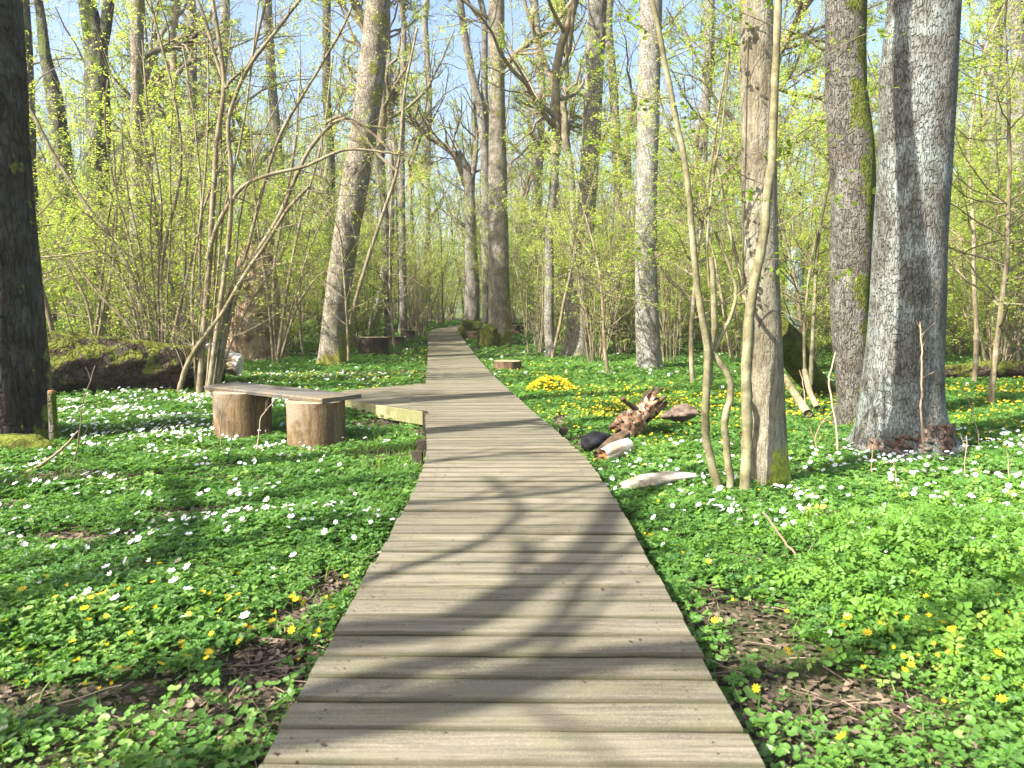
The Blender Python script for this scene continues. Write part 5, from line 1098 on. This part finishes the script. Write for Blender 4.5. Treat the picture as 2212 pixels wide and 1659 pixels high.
# bare upright weeds and fallen branches
def stick(name, label, cat, px, Y, w0, w1, mat, group=None, side=0, seed=1):
    P = stem_path(px, Y); base = P[0].copy(); base[2] = float(gz(base[0], base[1])); R = np.array([pxw(w / 2, p) for w, p in zip(np.linspace(w0, w1, len(P)), P)]); m = MB(); r = rng(seed)
    P = P + r.normal(0, .004, P.shape); tubes(m, (P - base)[None], R[None], 7, cap=True, tint=r.uniform())
    if side:
        p, d, L, RR = sprout(r, (P - base)[None], R[None], np.array([.3]), side, .4, 1, 35, 8, 1., .5, flat=.5); P1, R1 = grow(r, p, d, L, np.maximum(RR, .001), 3, .15, .05, .5); tubes(m, P1, R1, 4)
    return tag(m.build(name, mat, loc=base), label, cat, group)
stick('dry_weed', 'dry pinkish weed stem with a branched tip in front of the widest trunk', 'weed', [(1998, 1015), (1990, 900), (1990, 830), (1992, 760), (1988, 700)], 8.1, 5, 3, M['dry_stem'], side=6, seed=1)
stick('dry_weed', 'bent dry stem before the dark mossy trunk', 'weed', [(1812, 985), (1806, 915), (1790, 830), (1792, 810), (1806, 760)], 8.8, 5, 3, M['dry_stem'], seed=2)
stick('dry_weed', 'thin twig standing left of the bench', 'weed', [(130, 1125), (150, 1040), (172, 950), (176, 880), (205, 790)], 8.0, 3, 2, M['dry_twig'], side=3, seed=3)
stick('dry_weed', 'spindly twig in front of the left bench log', 'weed', [(480, 1010), (478, 960), (475, 900), (500, 850)], 9.2, 3, 2, M['dry_twig'], side=5, seed=4)
stick('dry_weed', 'spindly twig between the two bench logs', 'weed', [(500, 1090), (545, 1020), (560, 950), (562, 900), (590, 870)], 8.6, 4, 2, M['dry_twig'], side=5, seed=5)
stick('fallen_branch', 'thin grey branch arching over the ground before the dark trunk', 'branch', [(-30, 1045), (40, 1030), (95, 1002), (140, 965), (170, 930)], 7.6, 10, 4, M['dry_twig'], seed=6)
stick('fallen_branch', 'dark curved stick lying by the left edge of the boardwalk', 'branch', [(600, 1387), (650, 1365), (690, 1345), (740, 1322)], 3.95, 9, 5, M['dry_twig'], seed=7)
stick('fallen_branch', 'grey branch on the bare soil right of the boardwalk', 'branch', [(1600, 1535), (1680, 1545), (1740, 1560), (1800, 1580)], 3.05, 16, 10, M['dry_twig'], seed=8)
stick('fallen_branch', 'long reddish shoot arching over the ground elder', 'branch', [(1650, 1105), (1700, 1180), (1760, 1240), (1820, 1320), (1860, 1370)], 4.9, 5, 6, M['dry_stem'], seed=9)
stick('fallen_branch', 'pale stick lying right of the widest trunk', 'branch', [(2095, 925), (2140, 932), (2180, 937), (2240, 930)], 10.6, 12, 12, M['dry_stem'], seed=10)
for i, (u, v0, v1, Y) in enumerate(((1945, 1150, 1000, 6.7), (1880, 1090, 960, 7.4), (1770, 1010, 920, 8.2), (2080, 1100, 940, 7.3), (2120, 1010, 850, 9.2), (2045, 960, 850, 9.6), (1740, 880, 800, 10.5), (2180, 1120, 980, 6.9), (1760, 950, 880, 9))):
    rr_ = rng(950 + i); du = rr_.normal(0, 12); stick('dry_weed', 'thin upright pinkish dead stem in the flowers around the widest trunk', 'weed', [(u, v0), (u + du * .4, (v0 + v1) / 2), (u + du * 1.6, v1)], Y, 3, 1.5, M['dry_stem'], group='dead stems around the widest trunk', seed=i + 30, side=2)

def haze():
    m = MB(); a, b, c, d, e, f = -270, 270, -70, 430, -1.8, 40
    m.add([(a, c, e), (b, c, e), (b, d, e), (a, d, e), (a, c, f), (b, c, f), (b, d, f), (a, d, f)], [(3, 2, 1, 0), (4, 5, 6, 7), (0, 1, 5, 4), (1, 2, 6, 5), (2, 3, 7, 6), (3, 0, 4, 7)])
    k = bpy.data.materials.new('spring_haze'); k.use_nodes = True; t = k.node_tree; t.nodes.clear(); o = t.nodes.new('ShaderNodeOutputMaterial'); v = t.nodes.new('ShaderNodeVolumePrincipled')
    v.inputs['Color'].default_value = (.95, .97, 1, 1); v.inputs['Density'].default_value = .0007; v.inputs['Anisotropy'].default_value = .2; t.links.new(v.outputs[0], o.inputs['Volume'])
    tag(m.build('haze', k, smooth=False), 'thin bright haze among the far trees', kind='stuff')
haze()
